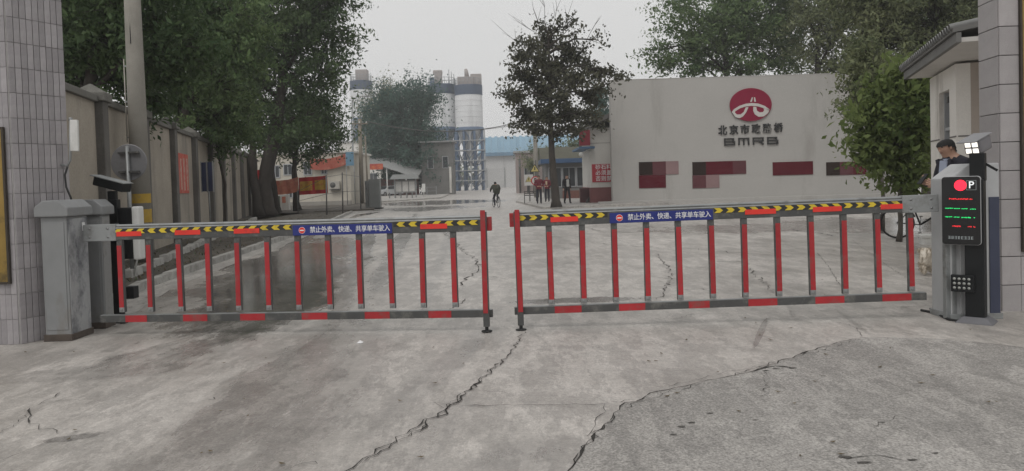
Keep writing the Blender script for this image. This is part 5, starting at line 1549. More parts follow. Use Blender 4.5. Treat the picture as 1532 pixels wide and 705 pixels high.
# smaller tree before the cream house
b = gp(445, 318); b = Vector((b.x, b.y, .1)); Yb = b.y
tree('street_tree', 'small forked tree before the cream house', b, [(0, 0, 0, .22), (-.1, 0, 2.0, .18), (at(440, 245, Yb) - b).to_tuple() + (.14,), (at(450, 190, Yb) - b).to_tuple() + (.08,)],
     [lobe(455, 195, Yb, 38, 26, b), lobe(485, 185, Yb, 30, 24, b), lobe(430, 215, Yb, 28, 20, b), lobe(470, 225, Yb, 26, 12, b), lobe(500, 205, Yb, 18, 16, b), lobe(460, 160, Yb, 40, 22, b)], 13000, .2, leaf_dk, 6, per=60, spread=.4, droop=.5)
b = Vector((at(410, 320, 43).x, 43, .1))
tree('street_tree', 'slim leaning tree stem behind the salmon banner', b, [(.2, 0, 0, .2), (0, 0, 2, .17), (-.4, 0, 4.2, .13), (-.8, 0, 6.5, .08)],
     [lobe(395, 200, 43, 30, 24, b), lobe(420, 180, 43, 30, 26, b)], 4200, .2, leaf_dk, 7, per=60, spread=.4)
# dense tree in the middle distance
Yb = 105.0; b = Vector((at(612, 290, Yb).x, Yb, 0))
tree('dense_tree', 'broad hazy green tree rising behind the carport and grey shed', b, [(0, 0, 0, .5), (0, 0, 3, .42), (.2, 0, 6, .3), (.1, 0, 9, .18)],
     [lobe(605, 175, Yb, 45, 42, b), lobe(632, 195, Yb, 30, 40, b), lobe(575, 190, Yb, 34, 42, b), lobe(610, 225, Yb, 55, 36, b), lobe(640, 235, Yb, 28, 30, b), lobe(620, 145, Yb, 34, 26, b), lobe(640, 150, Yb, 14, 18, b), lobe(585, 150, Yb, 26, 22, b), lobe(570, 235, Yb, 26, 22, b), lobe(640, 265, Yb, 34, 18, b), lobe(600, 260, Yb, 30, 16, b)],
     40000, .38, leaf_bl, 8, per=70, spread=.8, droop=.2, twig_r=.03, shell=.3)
Yb = 109.0; b = Vector((at(575, 290, Yb).x, Yb, 0))
tree('bare_topped_tree', 'thin tree with bare brown upper twigs left of the dense tree', b, [(0, 0, 0, .22), (0, 0, 4, .18), (.1, 0, 8, .1)],
     [lobe(572, 150, Yb, 24, 30, b), lobe(585, 135, Yb, 16, 18, b), lobe(558, 185, Yb, 18, 30, b), lobe(545, 165, Yb, 14, 26, b), lobe(548, 215, Yb, 16, 18, b)], 4600, .32, leaf_gy, 9, per=30, spread=.7, twig_r=.04,
     tops=[((0, 0, 12), (-1.2, 0, 17.6)), ((.2, 0, 12.5), (.4, 0, 18.2)), ((.3, 0, 12), (1.8, 0, 17.4)), ((0, 0, 12.6), (-.4, 0, 18.0))])
# sparse tree by the people
b = gp(833, 313); b = Vector((b.x, b.y, .1)); Yb = b.y
def rel(u, v, dy=0.): return (at(u, v, Yb) - b + Vector((0, dy, 0))).to_tuple()
tree('sparse_tree', 'lone sparse tree with leaning trunk and thin leaves beside the standing people', b,
     [(0, 0, 0, .24), rel(829, 270) + (.19,), rel(825, 220) + (.16,), rel(823, 150) + (.12,), rel(821, 80) + (.07,), rel(820, 40) + (.04,)],
     [lobe(a_, b_, Yb + dy_, c_, d_ * 1.5, b) for (a_, b_, c_, d_, dy_) in
      [(820, 62, 14, 10, .5), (795, 68, 12, 9, -.6), (845, 70, 13, 10, .2), (862, 84, 13, 12, .8), (780, 86, 13, 9, .1), (808, 92, 16, 12, -.8), (835, 100, 16, 14, .6), (768, 112, 10, 8, 0),
       (790, 118, 16, 12, .7), (860, 118, 18, 13, -.7), (885, 100, 11, 14, .3), (905, 108, 12, 7, 0), (925, 114, 9, 4, 0), (752, 140, 7, 4, 0), (772, 146, 14, 9, -.4), (812, 135, 18, 12, .9), (842, 142, 18, 13, -.9),
       (882, 142, 16, 11, .5), (900, 132, 11, 8, -.3), (785, 170, 16, 10, .4), (815, 172, 18, 11, -.6), (850, 172, 19, 12, .8), (880, 172, 14, 9, -.2), (768, 186, 9, 5, 0), (800, 195, 15, 7, .2), (835, 198, 15, 7, .5), (862, 196, 13, 8, -.3),
       (896, 60, 3, 14, 0), (807, 40, 4, 9, 0), (838, 44, 5, 10, 0), (862, 52, 5, 12, 0), (778, 62, 6, 8, 0), (852, 40, 3, 8, 0), (822, 42, 5, 9, 0), (826, 118, 14, 14, 0), (890, 185, 9, 6, .3)]],
     16000, .18, leaf_bn, 10, per=30, spread=.24, droop=.7, twig_r=.022, shell=.15, wid=.55,
     tops=[(rel(812, 70), rel(760, 20)), (rel(815, 60), rel(795, -4)), (rel(818, 50), rel(808, -12)), (rel(824, 50), rel(830, -8)), (rel(840, 60), rel(858, -2)), (rel(835, 60), rel(862, 15)), (rel(870, 90), rel(897, 25)), (rel(790, 90), rel(735, 30))])
# big trees behind the sign wall
for (u, Yb, lobs, n, sz, mat, lab, sd) in [
    (1090, 50.0, [(1080, 60, 70, 40), (1020, 70, 40, 36), (1130, 50, 60, 45), (1060, 20, 70, 36), (1000, 95, 26, 26), (1180, 80, 45, 40), (1120, 0, 70, 40), (1040, 100, 40, 20), (1180, 20, 50, 40), (985, 75, 14, 14), (1110, 100, 60, 20)], 30000, .24, leaf_md, 'round crowned green tree rising behind the sign wall', 11),
    (1225, 46.0, [(1225, 60, 45, 60), (1265, 40, 50, 60), (1200, 20, 36, 40), (1250, 100, 40, 26), (1235, -10, 50, 30)], 11000, .22, leaf_gy, 'thin greyish tree behind the right end of the sign wall', 12),
    (1390, 30.0, [(1330, 40, 70, 60), (1400, 30, 80, 60), (1360, 100, 60, 40), (1300, 90, 45, 45), (1440, 60, 60, 60), (1420, -20, 90, 50), (1300, 10, 55, 60), (1290, 140, 32, 30), (1440, 110, 50, 40), (1280, -10, 50, 40)], 42000, .17, leaf_gy, 'tall dusty grey green tree towering behind the guard house', 13),
    (1440, 38.0, [(1410, 20, 80, 70), (1460, 60, 70, 60), (1370, 0, 70, 50), (1450, 120, 50, 40)], 20000, .2, leaf_dk, 'dark green tree standing deepest behind the guard house', 14)]:
    b = Vector((at(u, 290, Yb).x, Yb, 0)); tp = at(u, 60, Yb).z
    tree('poplar_tree' if sd == 12 else 'street_tree', lab, b, [(0, 0, 0, .34), (.1, 0, tp * .3, .28), (0, .1, tp * .6, .2), (.1, 0, tp, .09)], [lobe(a_, b_, Yb, c_, d_, b) for (a_, b_, c_, d_) in lobs], n, sz, mat, sd, per=100, spread=sz * 1.75, shell=.35)
# bright leafy small tree at the guard house corner
Yb = 15.5; b = Vector((at(1345, 300, Yb).x, Yb, 0))
tree('leafy_small_tree', 'bright green large leaved small tree between sign wall and guard house', b, [(0, 0, 0, .05), (.05, 0, 1.0, .045), (.0, 0, 2.0, .04), (.1, 0, 3.2, .03)],
     [lobe(1340, 175, Yb, 44, 36, b), lobe(1310, 200, Yb, 30, 30, b), lobe(1365, 215, Yb, 30, 34, b), lobe(1330, 240, Yb, 36, 28, b), lobe(1360, 150, Yb, 30, 28, b), lobe(1350, 115, Yb, 24, 22, b), lobe(1300, 165, Yb, 22, 20, b), lobe(1350, 270, Yb, 30, 18, b), lobe(1378, 180, Yb, 18, 40, b), lobe(1375, 260, Yb, 16, 22, b), lobe(1305, 230, Yb, 18, 18, b), lobe(1388, 140, Yb, 20, 22, b), lobe(1378, 108, Yb, 22, 20, b), lobe(1392, 175, Yb, 10, 26, b), lobe(1325, 135, Yb, 26, 22, b)],
     9500, .15, leaf_br, 15, per=30, spread=.15, droop=.7, wid=.5, bmat=bark_l, twig_r=.008, shell=.3)
Yb = 18.5; b = Vector((at(1290, 296, Yb).x + .5, Yb, 0))
tree('leafy_small_tree', 'thin pale twiggy tree whose sprays overlap the sign wall end', b, [(0, 0, 0, .05), (0, 0, 1.5, .045), (-.1, 0, 3.2, .04), (-.2, 0, 4.8, .02)],
     [lobe(1300, 130, Yb, 34, 34, b), lobe(1285, 170, Yb, 16, 18, b), lobe(1330, 110, Yb, 40, 34, b), lobe(1275, 215, Yb, 10, 9, b), lobe(1300, 190, Yb, 16, 12, b), lobe(1272, 100, Yb, 14, 16, b), lobe(1290, 75, Yb, 22, 20, b)], 5200, .12, leaf_gy, 16, per=26, spread=.17, droop=.6, wid=.45, bmat=bark_l, twig_r=.008, shell=.25)
# evergreen behind the hut and far background trees
for (u, v0, Yb, lobs, n, lab, sd, mt) in [
    (900, 180, 70.0, [(898, 150, 14, 18), (905, 175, 20, 18), (890, 185, 16, 16), (900, 200, 22, 14)], 5200, 'bluish evergreen behind the white hut roof', 17, leaf_bl),
    (800, 240, 88.0, [(795, 245, 20, 12), (820, 240, 18, 16), (805, 225, 12, 8), (840, 235, 16, 14)], 3600, 'low scrubby tree behind the road signs', 18, leaf_gy),
    (870, 220, 78.0, [(865, 222, 18, 12), (850, 228, 14, 8)], 2200, 'low olive tree above the gatehouse roof', 19, leaf_gy)]:
    b = Vector((at(u, 285, Yb).x, Yb, 0)); tp = at(u, v0, Yb).z
    tree('background_tree', lab, b, [(0, 0, 0, .2), (0, 0, tp * .5, .16), (.1, 0, tp, .08)], [lobe(a_, b_, Yb, c_, d_, b) for (a_, b_, c_, d_) in lobs], n, .28, mt, sd, per=50, spread=.45, shell=.2)
# distant tree belt that closes the horizon
bl = MB(); rng = np.random.default_rng(40)
pts = []
for k_ in range(420):
    x = rng.uniform(-260, 300); y = rng.uniform(300, 360)
    h = rng.uniform(6, 12); c = np.array([x, y, h * .55])
    pts.append(c + rng.normal(size=(60, 3)) * np.array([3.2, 3.2, h * .26]))
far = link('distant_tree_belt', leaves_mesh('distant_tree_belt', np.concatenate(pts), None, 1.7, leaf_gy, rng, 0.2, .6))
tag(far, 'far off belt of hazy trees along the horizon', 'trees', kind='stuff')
# ------------------------------------------------------------------ people, animals, vehicles
skin_m = M('skin', (.42, .25, .18), .55, .06, 8)
hair_m = M('black hair', (.008, .0075, .007), .8, .2, 20)
def skinned(name, V, E, Rr, root, parent, mats, classify, sub=2):
    """body grown round a skeleton with the Skin modifier, one continuous mesh; classify(face centre, bone name) -> material slot"""
    keys = list(V); idx = {k_: i for i, k_ in enumerate(keys)}
    me = bpy.data.meshes.new(name + '_skeleton')
    me.from_pydata([V[k_] for k_ in keys], [(idx[a], idx[b]) for a, b in E], [])
    ob = bpy.data.objects.new(name, me); COL.objects.link(ob)
    md = ob.modifiers.new('skin', 'SKIN'); md.use_smooth_shade = True
    if not me.skin_vertices: me.skin_vertices.new()
    for k_, i in idx.items():
        r_ = Rr[k_]; me.skin_vertices[0].data[i].radius = r_ if isinstance(r_, tuple) else (r_, r_)
        me.skin_vertices[0].data[i].use_root = (k_ == root)
    sb = ob.modifiers.new('sub', 'SUBSURF'); sb.levels = sub; sb.render_levels = sub
    dg = bpy.context.evaluated_depsgraph_get(); dg.update()
    m2 = bpy.data.meshes.new_from_object(ob.evaluated_get(dg))
    bpy.data.objects.remove(ob)
    m2.name = name; m2.materials.clear()
    for m in mats: m2.materials.append(m)
    segs = [(a, b, np.array(V[a], float), np.array(V[b], float)) for a, b in E]
    for p in m2.polygons:
        c = np.array(p.center); best, bd_ = None, 1e9
        for a, b, pa, pb in segs:
            ab = pb - pa; s = np.clip(np.dot(c - pa, ab) / max(np.dot(ab, ab), 1e-9), 0, 1)
            d = np.linalg.norm(c - pa - ab * s)
            if d < bd_: best, bd_ = (a, b), d
        p.material_index = classify(c, best); p.use_smooth = True
    return link(name, m2, parent)

def stand_pose(w=1.0):
    V = dict(pelvis=(0, 0, .93), spine=(0, .01, 1.12), chest=(0, .015, 1.32), neck=(0, 0, 1.47), head=(0, -.02, 1.57), crown=(0, -.01, 1.66))
    Rr = dict(pelvis=(.165, .115), spine=(.155, .11), chest=(.175, .115), neck=.055, head=(.094, .108), crown=(.078, .092))
    E = [('pelvis', 'spine'), ('spine', 'chest'), ('chest', 'neck'), ('neck', 'head'), ('head', 'crown')]
    for s, n_ in ((-1, 'r'), (1, 'l')):
        V.update({'sh' + n_: (s * .185, .01, 1.39), 'el' + n_: (s * .245, .03, 1.12), 'wr' + n_: (s * .25, -.05, .88), 'hd' + n_: (s * .25, -.07, .79),
                  'hp' + n_: (s * .09, 0, .87), 'kn' + n_: (s * .10, -.015, .48), 'an' + n_: (s * .105, .02, .08), 'to' + n_: (s * .115, -.13, .035)})
        Rr.update({'sh' + n_: .072, 'el' + n_: .052, 'wr' + n_: .042, 'hd' + n_: (.022, .04), 'hp' + n_: .095, 'kn' + n_: .07, 'an' + n_: .055, 'to' + n_: .038})
        E += [('chest', 'sh' + n_), ('sh' + n_, 'el' + n_), ('el' + n_, 'wr' + n_), ('wr' + n_, 'hd' + n_), ('pelvis', 'hp' + n_), ('hp' + n_, 'kn' + n_), ('kn' + n_, 'an' + n_), ('an' + n_, 'to' + n_)]
    return V, E, Rr
def fingers(V, E, Rr, n_, dirn, side, curl):
    w_ = Vector(V['hd' + n_]); d = Vector(dirn).normalized(); s = Vector(side).normalized(); c = Vector(curl).normalized()
    for i, (off, L_) in enumerate(((-.03, .06), (-.01, .07), (.012, .066), (.032, .052))):
        k0, k1, k2 = (f'f{n_}{i}{j}' for j in range(3))
        p0 = w_ + s * off + d * .03
        V[k0] = tuple(p0); V[k1] = tuple(p0 + d * L_ * .55 + c * .008); V[k2] = tuple(p0 + d * L_ * .75 + c * .035)
        for k_ in (k0, k1, k2): Rr[k_] = .0095
        E += [('hd' + n_, k0), (k0, k1), (k1, k2)]
    p0 = w_ - s * .04; V['t' + n_] = tuple(p0); V['t2' + n_] = tuple(p0 - s * .02 + d * .045 + c * .02)
    Rr['t' + n_] = .012; Rr['t2' + n_] = .0095
    E += [('hd' + n_, 't' + n_), ('t' + n_, 't2' + n_)]
def cls(c, b):
    a = b[0] + b[1]
    if any(k_ in b for k_ in ('head', 'crown', 'neck')) and 'chest' not in b: return 2
    if any(x.startswith(('hd', 'f', 't')) and not x.startswith('to') for x in b): return 2
    if any(x.startswith('to') for x in b): return 3
    if any(x.startswith(('kn', 'an')) for x in b): return 1
    if any(x.startswith('hp') for x in b): return 1 if c[2] < .80 else 0
    if b == ('chest', 'neck') and c[2] > 1.455: return 2
    return 0
def head_bits(body, V):
    h = Vector(V['head']); c = Vector(V['crown']); up = (c - h).normalized(); fw = Vector((0, -1, 0)); fw = (fw - up * fw.dot(up)).normalized(); sd = up.cross(fw)
    me = body.data
    # hair: the scalp of the body mesh lifted off the skull
    used, vs, fs = {}, [], []
    hz_ = [(v.co - h).dot(up) for v in me.vertices if (v.co - h).length < .2]
    top = max(hz_)
    r = random.Random(len(me.vertices))
    for p in me.polygons:
        d = p.center - h
        if d.length > .2 or p.material_index != 2: continue
        a, f_ = d.dot(up), d.dot(fw)
        if a < -.075: continue
        if a > top * (.40 + 1.6 * max(0, f_ - .03)) or (f_ < .02 and a > top * .12) or (f_ < -.025 and a > -.06):
            idx = []
            for vi in p.vertices:
                if vi not in used:
                    v = me.vertices[vi]; used[vi] = len(vs)
                    vs.append(v.co + v.normal * (.009 + r.uniform(0, .006)) + up * .003)
                idx.append(used[vi])
            fs.append(tuple(idx))
    hb = MB(); hb.add(vs, fs, 0, True); hb.build('hair', hair_m, body)
    fr = max((v.co - h).dot(fw) for v in me.vertices if (v.co - h).length < .2 and abs((v.co - h).dot(up) - .01) < .04)
    sdm = max((v.co - h).dot(sd) for v in me.vertices if (v.co - h).length < .2 and abs((v.co - h).dot(up)) < .05)
    fc = h + up * .012 + fw * fr
    MB().add([fc + up * .03 - fw * .004, fc - up * .018 + sd * .016 - fw * .004, fc - up * .018 - sd * .016 - fw * .004, fc - up * .012 + fw * .02], [(0, 1, 3), (0, 3, 2), (1, 2, 3)]).build('nose', skin_m, body)
    for s in (-1, 1):
        MB().sphere(fc + up * .026 + sd * s * .032 - fw * .014, .010, 6, sc=(1.3, 1, .6)).build('eye', hair_m, body)
        MB().sphere(fc + up * .044 + sd * s * .032 - fw * .012, .012, 6, sc=(1.4, .8, .3)).build('eyebrow', hair_m, body)
        MB().sphere(h + up * .005 + sd * s * sdm * .98, .024, 6, sc=(.5, .8, 1.2)).build('ear', skin_m, body)
    MB().sphere(fc - up * .042 - fw * .010, .02, 6, sc=(1.0, .5, .28)).build('mouth', M('lips', (.22, .09, .08), .5, .1, 9), body)
def person(loc, rz, label, coat, trous, pose=None, scale=1.0, z0=0.0, shoes=None, hand=None):
    V, E, Rr = stand_pose()
    if pose: pose(V, E, Rr)
    t = empty('person', (loc[0], loc[1], z0), rz, label, 'person')
    t.scale = (scale,) * 3
    b = skinned('body', V, E, Rr, 'pelvis', t, [coat, trous, skin_m, shoes or rubber], cls)
    head_bits(b, V)
    return t, b, V
maroon = M('maroon jacket', (.14, .016, .028), .8, .15, 5); blackc = M('black cloth', (.014, .014, .017), .85, .2, 5)
navyc = M('navy trousers', (.02, .022, .032), .85, .2, 5); olive = M('olive coat', (.038, .042, .030), .85, .2, 5); blue_sh = M('pale blue shirt', (.34, .38, .48), .8, .08, 6)
whitec = M('white shirt', (.55, .55, .53), .8, .08, 5)
def clasp(V, E, Rr):
    for s, n_ in ((-1, 'r'), (1, 'l')):
        V['el' + n_] = (s * .25, .0, 1.12); V['wr' + n_] = (s * .12, -.17, 1.02); V['hd' + n_] = (s * .04, -.19, 1.02)
def stride(V, E, Rr):
    V['knl'] = (.10, -.10, .49); V['anl'] = (.105, -.16, .08); V['tol'] = (.115, -.31, .035); V['knr'] = (-.10, .04, .48); V['anr'] = (-.105, .17, .09); V['tor'] = (-.115, .03, .035)
    V['wrl'] = (.26, .10, .90); V['hdl'] = (.26, .12, .81)
p_ = gp(807, 307.5); person((p_.x, p_.y), rad(5), 'person in maroon jacket standing beside the round speed sign', maroon, navyc, clasp, 1.03, .1)
p_ = gp(819, 304.5); pt_, pb_, pV = person((p_.x, p_.y), rad(-15), 'person in maroon vest over pale shirt standing next to the tree trunk', maroon, navyc, clasp, 1.0, .1)
MB().box((0, -.135, 1.25), (.12, .05, .24)).build('shirt_front', M('cream shirt', (.5, .40, .28), .8, .1, 5), pb_, bevel=.02)
p_ = gp(849, 307.5); pt_, pb_, pV = person((p_.x, p_.y), rad(20), 'person in open black jacket over white shirt walking by the gatehouse', blackc, blackc, stride, 1.02, .1)
MB().box((0, -.128, 1.2), (.15, .05, .42)).build('shirt_front', whitec, pb_, bevel=.02)
p_ = gp(828, 300.5); person((p_.x, p_.y), rad(160), 'person in dark clothes half hidden behind the sparse tree trunk', blackc, blackc, None, .98, .1)

# guard looking down at a phone
def phone_pose(V, E, Rr):
    V['chest'] = (0, -.01, 1.32); V['neck'] = (0, -.045, 1.47); V['head'] = (0, -.095, 1.56); V['crown'] = (0, -.125, 1.65)
    V['elr'] = (-.24, -.04, 1.12); V['wrr'] = (-.13, -.27, 1.17); V['hdr'] = (-.09, -.34, 1.20)
    V['ell'] = (.24, -.02, 1.12); V['wrl'] = (.14, -.26, 1.13); V['hdl'] = (.07, -.33, 1.16)
    Rr['hdr'] = (.016, .034); Rr['hdl'] = (.016, .034)
    fingers(V, E, Rr, 'r', (.55, -.75, .25), (.2, .25, .95), (.4, .5, .2))
    fingers(V, E, Rr, 'l', (-.55, -.75, .25), (.2, .25, .95), (-.4, .5, .2))
gl0 = at(1420, 300, 8.75)
gt, gb2, gV = person((gl0.x + .06, 8.75), rad(-80), 'person in dark navy jacket looking down at a phone behind the off white cabinet', M('dark navy jacket', (.018, .018, .028), .8, .2, 5), navyc, phone_pose, 1.02, .15)
sh = MB()
sh.add([(-.045, -.128, 1.42), (.045, -.128, 1.42), (.065, -.150, 1.2), (.055, -.155, .98), (-.055, -.155, .98), (-.065, -.150, 1.2)], [(0, 1, 2, 5), (5, 2, 3, 4)])
sh.extr([(-.045, -.12, 1.42), (.045, -.12, 1.42), (.07, -.125, 1.2), (.055, -.13, .98), (-.055, -.13, .98), (-.07, -.125, 1.2)], (0, -.025, 0)).build('shirt_front', blue_sh, gb2)
for s in (-1, 1):
    MB().box((s * .075, -.125, 1.33), (.05, .03, .22), (0, s * .25, 0)).build('lapel', M('dark navy jacket', (.018, .018, .028)), gb2, bevel=.008)
MB().tube([(-.06, -.03, 1.455), (-.05, -.09, 1.44), (0, -.115, 1.425), (.05, -.09, 1.44), (.06, -.03, 1.455)], .014, 6).build('collar', blue_sh, gb2)
ph = empty('phone', gt.matrix_world @ Vector((0, 0, 0)) if False else (0, 0, 0), 0, 'dark phone held by the person behind the off white cabinet', 'phone')
bpy.context.view_layer.update()
wp = gt.matrix_world @ Vector((-.01, -.40, 1.215))
ph.location = wp; ph.rotation_euler = (rad(-40), 0, rad(-80))
MB().box((0, 0, 0), (.075, .010, .15)).build('case', black_paint, ph, bevel=.003); MB().box((0, .0058, 0), (.068, .001, .138)).build('glass', M('phone glass', (.02, .02, .022), .1, .1, 4), ph)

# ------------------------------------------------------------------ bicycles
def bicycle(loc, rz, label, col_m, lean=0.0, basket=False):
    t = empty('bicycle', loc, rz, label, 'bicycle')
    t.rotation_euler = (0, lean, rz)
    for y in (-.53, .53):
        tor = MB(); R_, r_ = .325, .02
        vs, fs = [], []
        for i in range(32):
            for j in range(8):
                a_, b_ = 2 * math.pi * i / 32, 2 * math.pi * j / 8
                vs.append((r_ * math.sin(b_), (R_ + r_ * math.cos(b_)) * math.cos(a_), (R_ + r_ * math.cos(b_)) * math.sin(a_)))
        for i in range(32):
            for j in range(8): fs.append((i * 8 + j, i * 8 + (j + 1) % 8, ((i + 1) % 32) * 8 + (j + 1) % 8, ((i + 1) % 32) * 8 + j))
        tor.add(vs, fs, 0, True)
        wh = tor.build('wheel', rubber, t); wh.location = (0, y, .345)
        sp_ = MB().lathe([(.303, -.012), (.31, 0), (.303, .012)], (0, 0, 0), 32, axis='X').lathe([(.02, -.04), (.025, 0), (.02, .04)], (0, 0, 0), 10, axis='X')
        for k_ in range(14):
            a_ = 2 * math.pi * k_ / 14
            sp_.tube([(.02 * (-1) ** k_, 0, 0), (0, .305 * math.cos(a_), .305 * math.sin(a_))], .0022, 3, cap=False)
        sp_.build('spokes', chrome, wh)
    bb, st_, hd0, hd1 = (0, .08, .30), (0, .24, .80), (0, -.37, .86), (0, -.42, .64)
    MB().tube([bb, st_], .018, 8).tube([hd0, (0, -.36, .95)], .016, 8).tube([hd0, hd1], .02, 8).tube([bb, hd1], .02, 8).tube([(0, .215, .70), hd0], .018, 8).tube([bb, (.03, .53, .345)], .012, 6).tube([bb, (-.03, .53, .345)], .012, 6).tube([(0, .21, .68), (.03, .53, .345)], .010, 6).tube([(0, .21, .68), (-.03, .53, .345)], .010, 6).build('frame', col_m, t)
    MB().tube([hd1, (.045, -.45, .5), (.045, -.53, .345)], .013, 6).tube([hd1, (-.045, -.45, .5), (-.045, -.53, .345)], .013, 6).build('fork', col_m, t)
    MB().tube([(-.29, -.27, 1.0), (-.22, -.36, 1.0), (0, -.37, .96), (.22, -.36, 1.0), (.29, -.27, 1.0)], .012, 8).build('handlebar', chrome, t)
    MB().sphere((0, .26, .86), .1, 8, sc=(.8, 1.35, .35)).build('saddle', rubber, t)
    MB().lathe([(.09, -.006), (.095, 0), (.09, .006)], (.05, .08, .30), 18, axis='X').tube([(.07, .08, .30), (.075, .08, .13)], .009, 6).box((.12, .08, .13), (.09, .06, .02)).tube([(-.05, .08, .30), (-.07, .08, .47)], .009, 6).box((-.12, .08, .47), (.09, .06, .02)).build('crank', chrome, t)
    MB().tube([(0, .53 - .37 * math.cos(a_), .345 + .37 * math.sin(a_)) for a_ in [rad(x) for x in range(20, 171, 15)]], .022, 6).build('mudguard', dark_metal, t)
    if basket:
        bk = MB()
        for z_ in (.72, .84, .96):
            bk.tube([(-.17, -.75, z_), (.17, -.75, z_), (.17, -.50, z_), (-.17, -.50, z_), (-.17, -.75, z_)], .006, 4)
        for k_ in range(7):
            x = -.17 + .34 * k_ / 6
            bk.tube([(x, -.75, .72), (x, -.75, .96)], .004, 4).tube([(x, -.5, .72), (x, -.5, .96)], .004, 4)
        bk.build('basket', dark_metal, t)
    return t
p_ = gp(742.5, 310.5)
bk = bicycle((p_.x, p_.y, .0), rad(198), 'dark bicycle ridden along the wet road by the olive coated cyclist', dark_metal)
def ride(V, E, Rr):
    V.update(pelvis=(0, .24, .96), spine=(0, .16, 1.14), chest=(0, .03, 1.34), neck=(0, -.06, 1.47), head=(0, -.11, 1.555), crown=(0, -.12, 1.65))
    Rr['chest'] = (.26, .19); Rr['spine'] = (.26, .20); Rr['pelvis'] = (.24, .19); Rr['ell'] = Rr['elr'] = .075; Rr['shl'] = Rr['shr'] = .09
    for s, n_ in ((-1, 'r'), (1, 'l')):
        V['sh' + n_] = (s * .2, .0, 1.40); V['el' + n_] = (s * .30, -.12, 1.17); V['wr' + n_] = (s * .28, -.26, 1.04); V['hd' + n_] = (s * .28, -.32, 1.02); V['hp' + n_] = (s * .10, .2, .92)
    V['knl'] = (.13, -.06, .62); V['anl'] = (.12, .10, .22); V['tol'] = (.12, -.04, .17)
    V['knr'] = (-.13, -.16, .86); V['anr'] = (-.12, .06, .54); V['tor'] = (-.12, -.07, .50)
cy = person((p_.x, p_.y), rad(198), 'cyclist in a dark olive coat riding on the wet road', olive, navyc, ride, .92, 0.0)
bk.scale = (.92,) * 3
for (u, v, rz, lab) in ((1384, 357, 70, 'dark bicycle parked under the leafy small tree'),):
    p_ = gp(u, v); bicycle((p_.x, p_.y, 0), rad(rz), lab, black_paint, rad(8), True)

# ------------------------------------------------------------------ small white dog
fur = M('white fur', (.70, .64, .55), .95, .12, 14, bump=.8, dirt=(.40, .33, .25), dirt_scale=9, dirt_amt=.4)
p_ = gp(1387, 411)
t = empty('dog', (p_.x, p_.y, 0), rad(160), 'small fluffy cream white dog standing beside the barrier end post', 'dog')
V = dict(hip=(0, .13, .20), mid=(0, .02, .20), chest=(0, -.09, .205), neck=(0, -.15, .27), head=(0, -.19, .315), muzzle=(0, -.255, .295), tail1=(0, .19, .25), tail2=(0, .20, .33), tail3=(0, .15, .36))
Rr = dict(hip=(.070, .075), mid=(.072, .075), chest=(.078, .085), neck=.058, head=.062, muzzle=.026, tail1=.025, tail2=.03, tail3=.022)
E = [('mid', 'hip'), ('mid', 'chest'), ('chest', 'neck'), ('neck', 'head'), ('head', 'muzzle'), ('hip', 'tail1'), ('tail1', 'tail2'), ('tail2', 'tail3')]
for s, n_ in ((-1, 'r'), (1, 'l')):
    V.update({'fs' + n_: (s * .055, -.10, .15), 'fk' + n_: (s * .055, -.095, .08), 'fp' + n_: (s * .055, -.11, .018),
              'hk' + n_: (s * .06, .09, .14), 'hh' + n_: (s * .06, .175, .085), 'hf' + n_: (s * .06, .15, .018), 'ear' + n_: (s * .055, -.18, .35), 'er2' + n_: (s * .075, -.185, .315)})
    Rr.update({'fs' + n_: .035, 'fk' + n_: .024, 'fp' + n_: .022, 'hk' + n_: .042, 'hh' + n_: .022, 'hf' + n_: .022, 'ear' + n_: .018, 'er2' + n_: .016})
    E += [('chest', 'fs' + n_), ('fs' + n_, 'fk' + n_), ('fk' + n_, 'fp' + n_), ('hip', 'hk' + n_), ('hk' + n_, 'hh' + n_), ('hh' + n_, 'hf' + n_), ('head', 'ear' + n_), ('ear' + n_, 'er2' + n_)]
db_ = skinned('body', V, E, Rr, 'mid', t, [fur], lambda c, b: 0)
MB().sphere((0, -.282, .30), .012, 6).build('nose', rubber, db_)
for s in (-1, 1): MB().sphere((s * .028, -.243, .33), .008, 6).build('eye', rubber, db_)
rng = np.random.default_rng(6)
vv = np.array([v.co for v in db_.data.vertices]); nn_ = np.array([v.normal for v in db_.data.vertices])
tuft = MB()
for i in rng.integers(0, len(vv), 2600):
    p = Vector(vv[i]); n_ = Vector(nn_[i])
    if p.z < .05: continue
    d = (n_ + Vector((0, .3, -.7)) + Vector(rng.normal(0, .25, 3))).normalized() * rng.uniform(.018, .04); w_ = d.orthogonal().normalized() * .004
    tuft.add([p - w_, p + w_, p + d], [(0, 1, 2)])
tag(tuft.build('fur_tufts', fur, db_), kind='stuff')

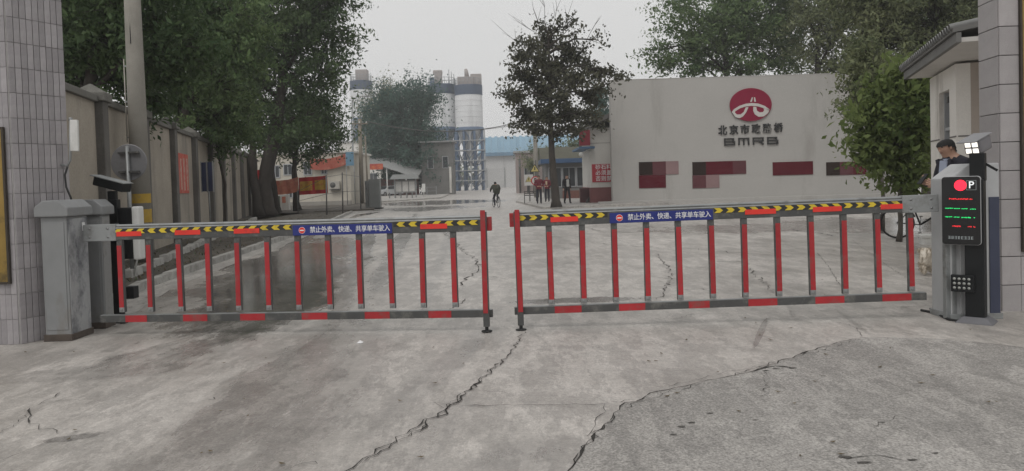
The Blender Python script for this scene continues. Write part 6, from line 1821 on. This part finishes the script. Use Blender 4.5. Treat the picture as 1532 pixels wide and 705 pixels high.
# ------------------------------------------------------------------ cars under the carport
def car(loc, rz, label, paint):
    t = empty('parked_car', loc, rz, label, 'car', 'cars under the carport')
    W = .88
    prof = [(-2.2, .35), (-2.22, .62), (-2.05, .78), (-1.15, .93), (-.55, 1.40), (.75, 1.45), (1.55, 1.05), (2.15, .98), (2.22, .60), (2.15, .33)]
    mb = MB(); n = len(prof)
    vs = []
    for x, k_ in ((-W, 0), (-W * .97, 1), (W * .97, 1), (W, 0)):
        pass
    rings = [(-W, 1.0), (-W * .5, 1.012), (W * .5, 1.012), (W, 1.0)]
    for x, k_ in rings:
        for (y, z) in prof:
            xi = x * (1 - .20 * max(0, (z - .93)) / .5)
            vs.append((xi, y * k_, z * (1 + (k_ - 1) * .8)))
    fs = []
    for r_ in range(3):
        for i in range(n): fs.append((r_ * n + i, r_ * n + (i + 1) % n, (r_ + 1) * n + (i + 1) % n, (r_ + 1) * n + i))
    fs += [tuple(range(n))[::-1], tuple(range(3 * n, 4 * n))]
    mb.add(vs, fs, 0, False)
    bd = mb.build('body', paint, t, bevel=.03)
    MB().extr([(-.66, -1.11, .97), (.66, -1.11, .97), (.60, -.62, 1.36), (-.60, -.62, 1.36)], (0, -.03, .03)).build('windscreen', glass, t)
    MB().extr([(-.62, .86, 1.39), (.62, .86, 1.39), (.68, 1.46, 1.10), (-.68, 1.46, 1.10)], (0, .03, .03)).build('rear_window', glass, t)
    for s in (-1, 1):
        MB().extr([(s * .865, -.95, .97), (s * .865, 1.2, .99), (s * .745, .65, 1.37), (s * .745, -.5, 1.35)], (s * .02, 0, .004)).build('side_window', glass, t)
        MB().box((s * .62, -2.17, .66), (.34, .12, .14)).build('headlight', M('headlamp glass', (.5, .5, .5), .1, .05, 3), t, bevel=.03)
        MB().box((s * .95, -.85, 1.0), (.16, .1, .11)).build('mirror', paint, t, bevel=.02)
        for y in (-1.35, 1.35):
            wh = MB().lathe([(.20, -.1), (.31, -.1), (.33, -.06), (.33, .06), (.31, .1), (.20, .1)], (s * .80, y, .33), 20, axis='X').build('wheel', rubber, t)
            MB().lathe([(.001, s * .09), (.19, s * .10), (.20, s * .06)], (s * .80, y, .33), 14, axis='X').build('rim', chrome, wh)
    MB().box((0, -2.2, .47), (1.1, .08, .14)).build('grille', black_paint, t, bevel=.01)
    MB().box((0, -2.245, .62), (.44, .015, .12)).build('number_plate', blue_sign, t)
    return t
wp_ = M('white car paint', (.55, .56, .57), .25, .03, 1); bp_ = M('dark blue car paint', (.02, .024, .05), .25, .05, 1)
p_ = at(580, 293.5, 99.5); car((p_.x, p_.y, 0), rad(-35), 'white car parked under the tin carport roof', wp_)
p_ = at(557, 293.5, 99.5); car((p_.x, p_.y + .3, 0), rad(-20), 'dark blue car parked under the tin carport roof', bp_)

# ------------------------------------------------------------------ damp air
hz = MB(); hz.box((0, 280, 29.5), (860, 700, 61))
hm = bpy.data.materials.new('damp air'); hm.use_nodes = True
hm.node_tree.nodes.clear()
ho = hm.node_tree.nodes.new('ShaderNodeOutputMaterial'); hv = hm.node_tree.nodes.new('ShaderNodeVolumePrincipled')
hv.inputs['Color'].default_value = (.93, .94, .96, 1); hv.inputs['Density'].default_value = .0010; hv.inputs['Anisotropy'].default_value = .2
hm.node_tree.links.new(hv.outputs[0], ho.inputs['Volume'])
haze = hz.build('haze', hm); tag(haze, 'pale damp haze filling the air over the yard', 'haze', kind='stuff')
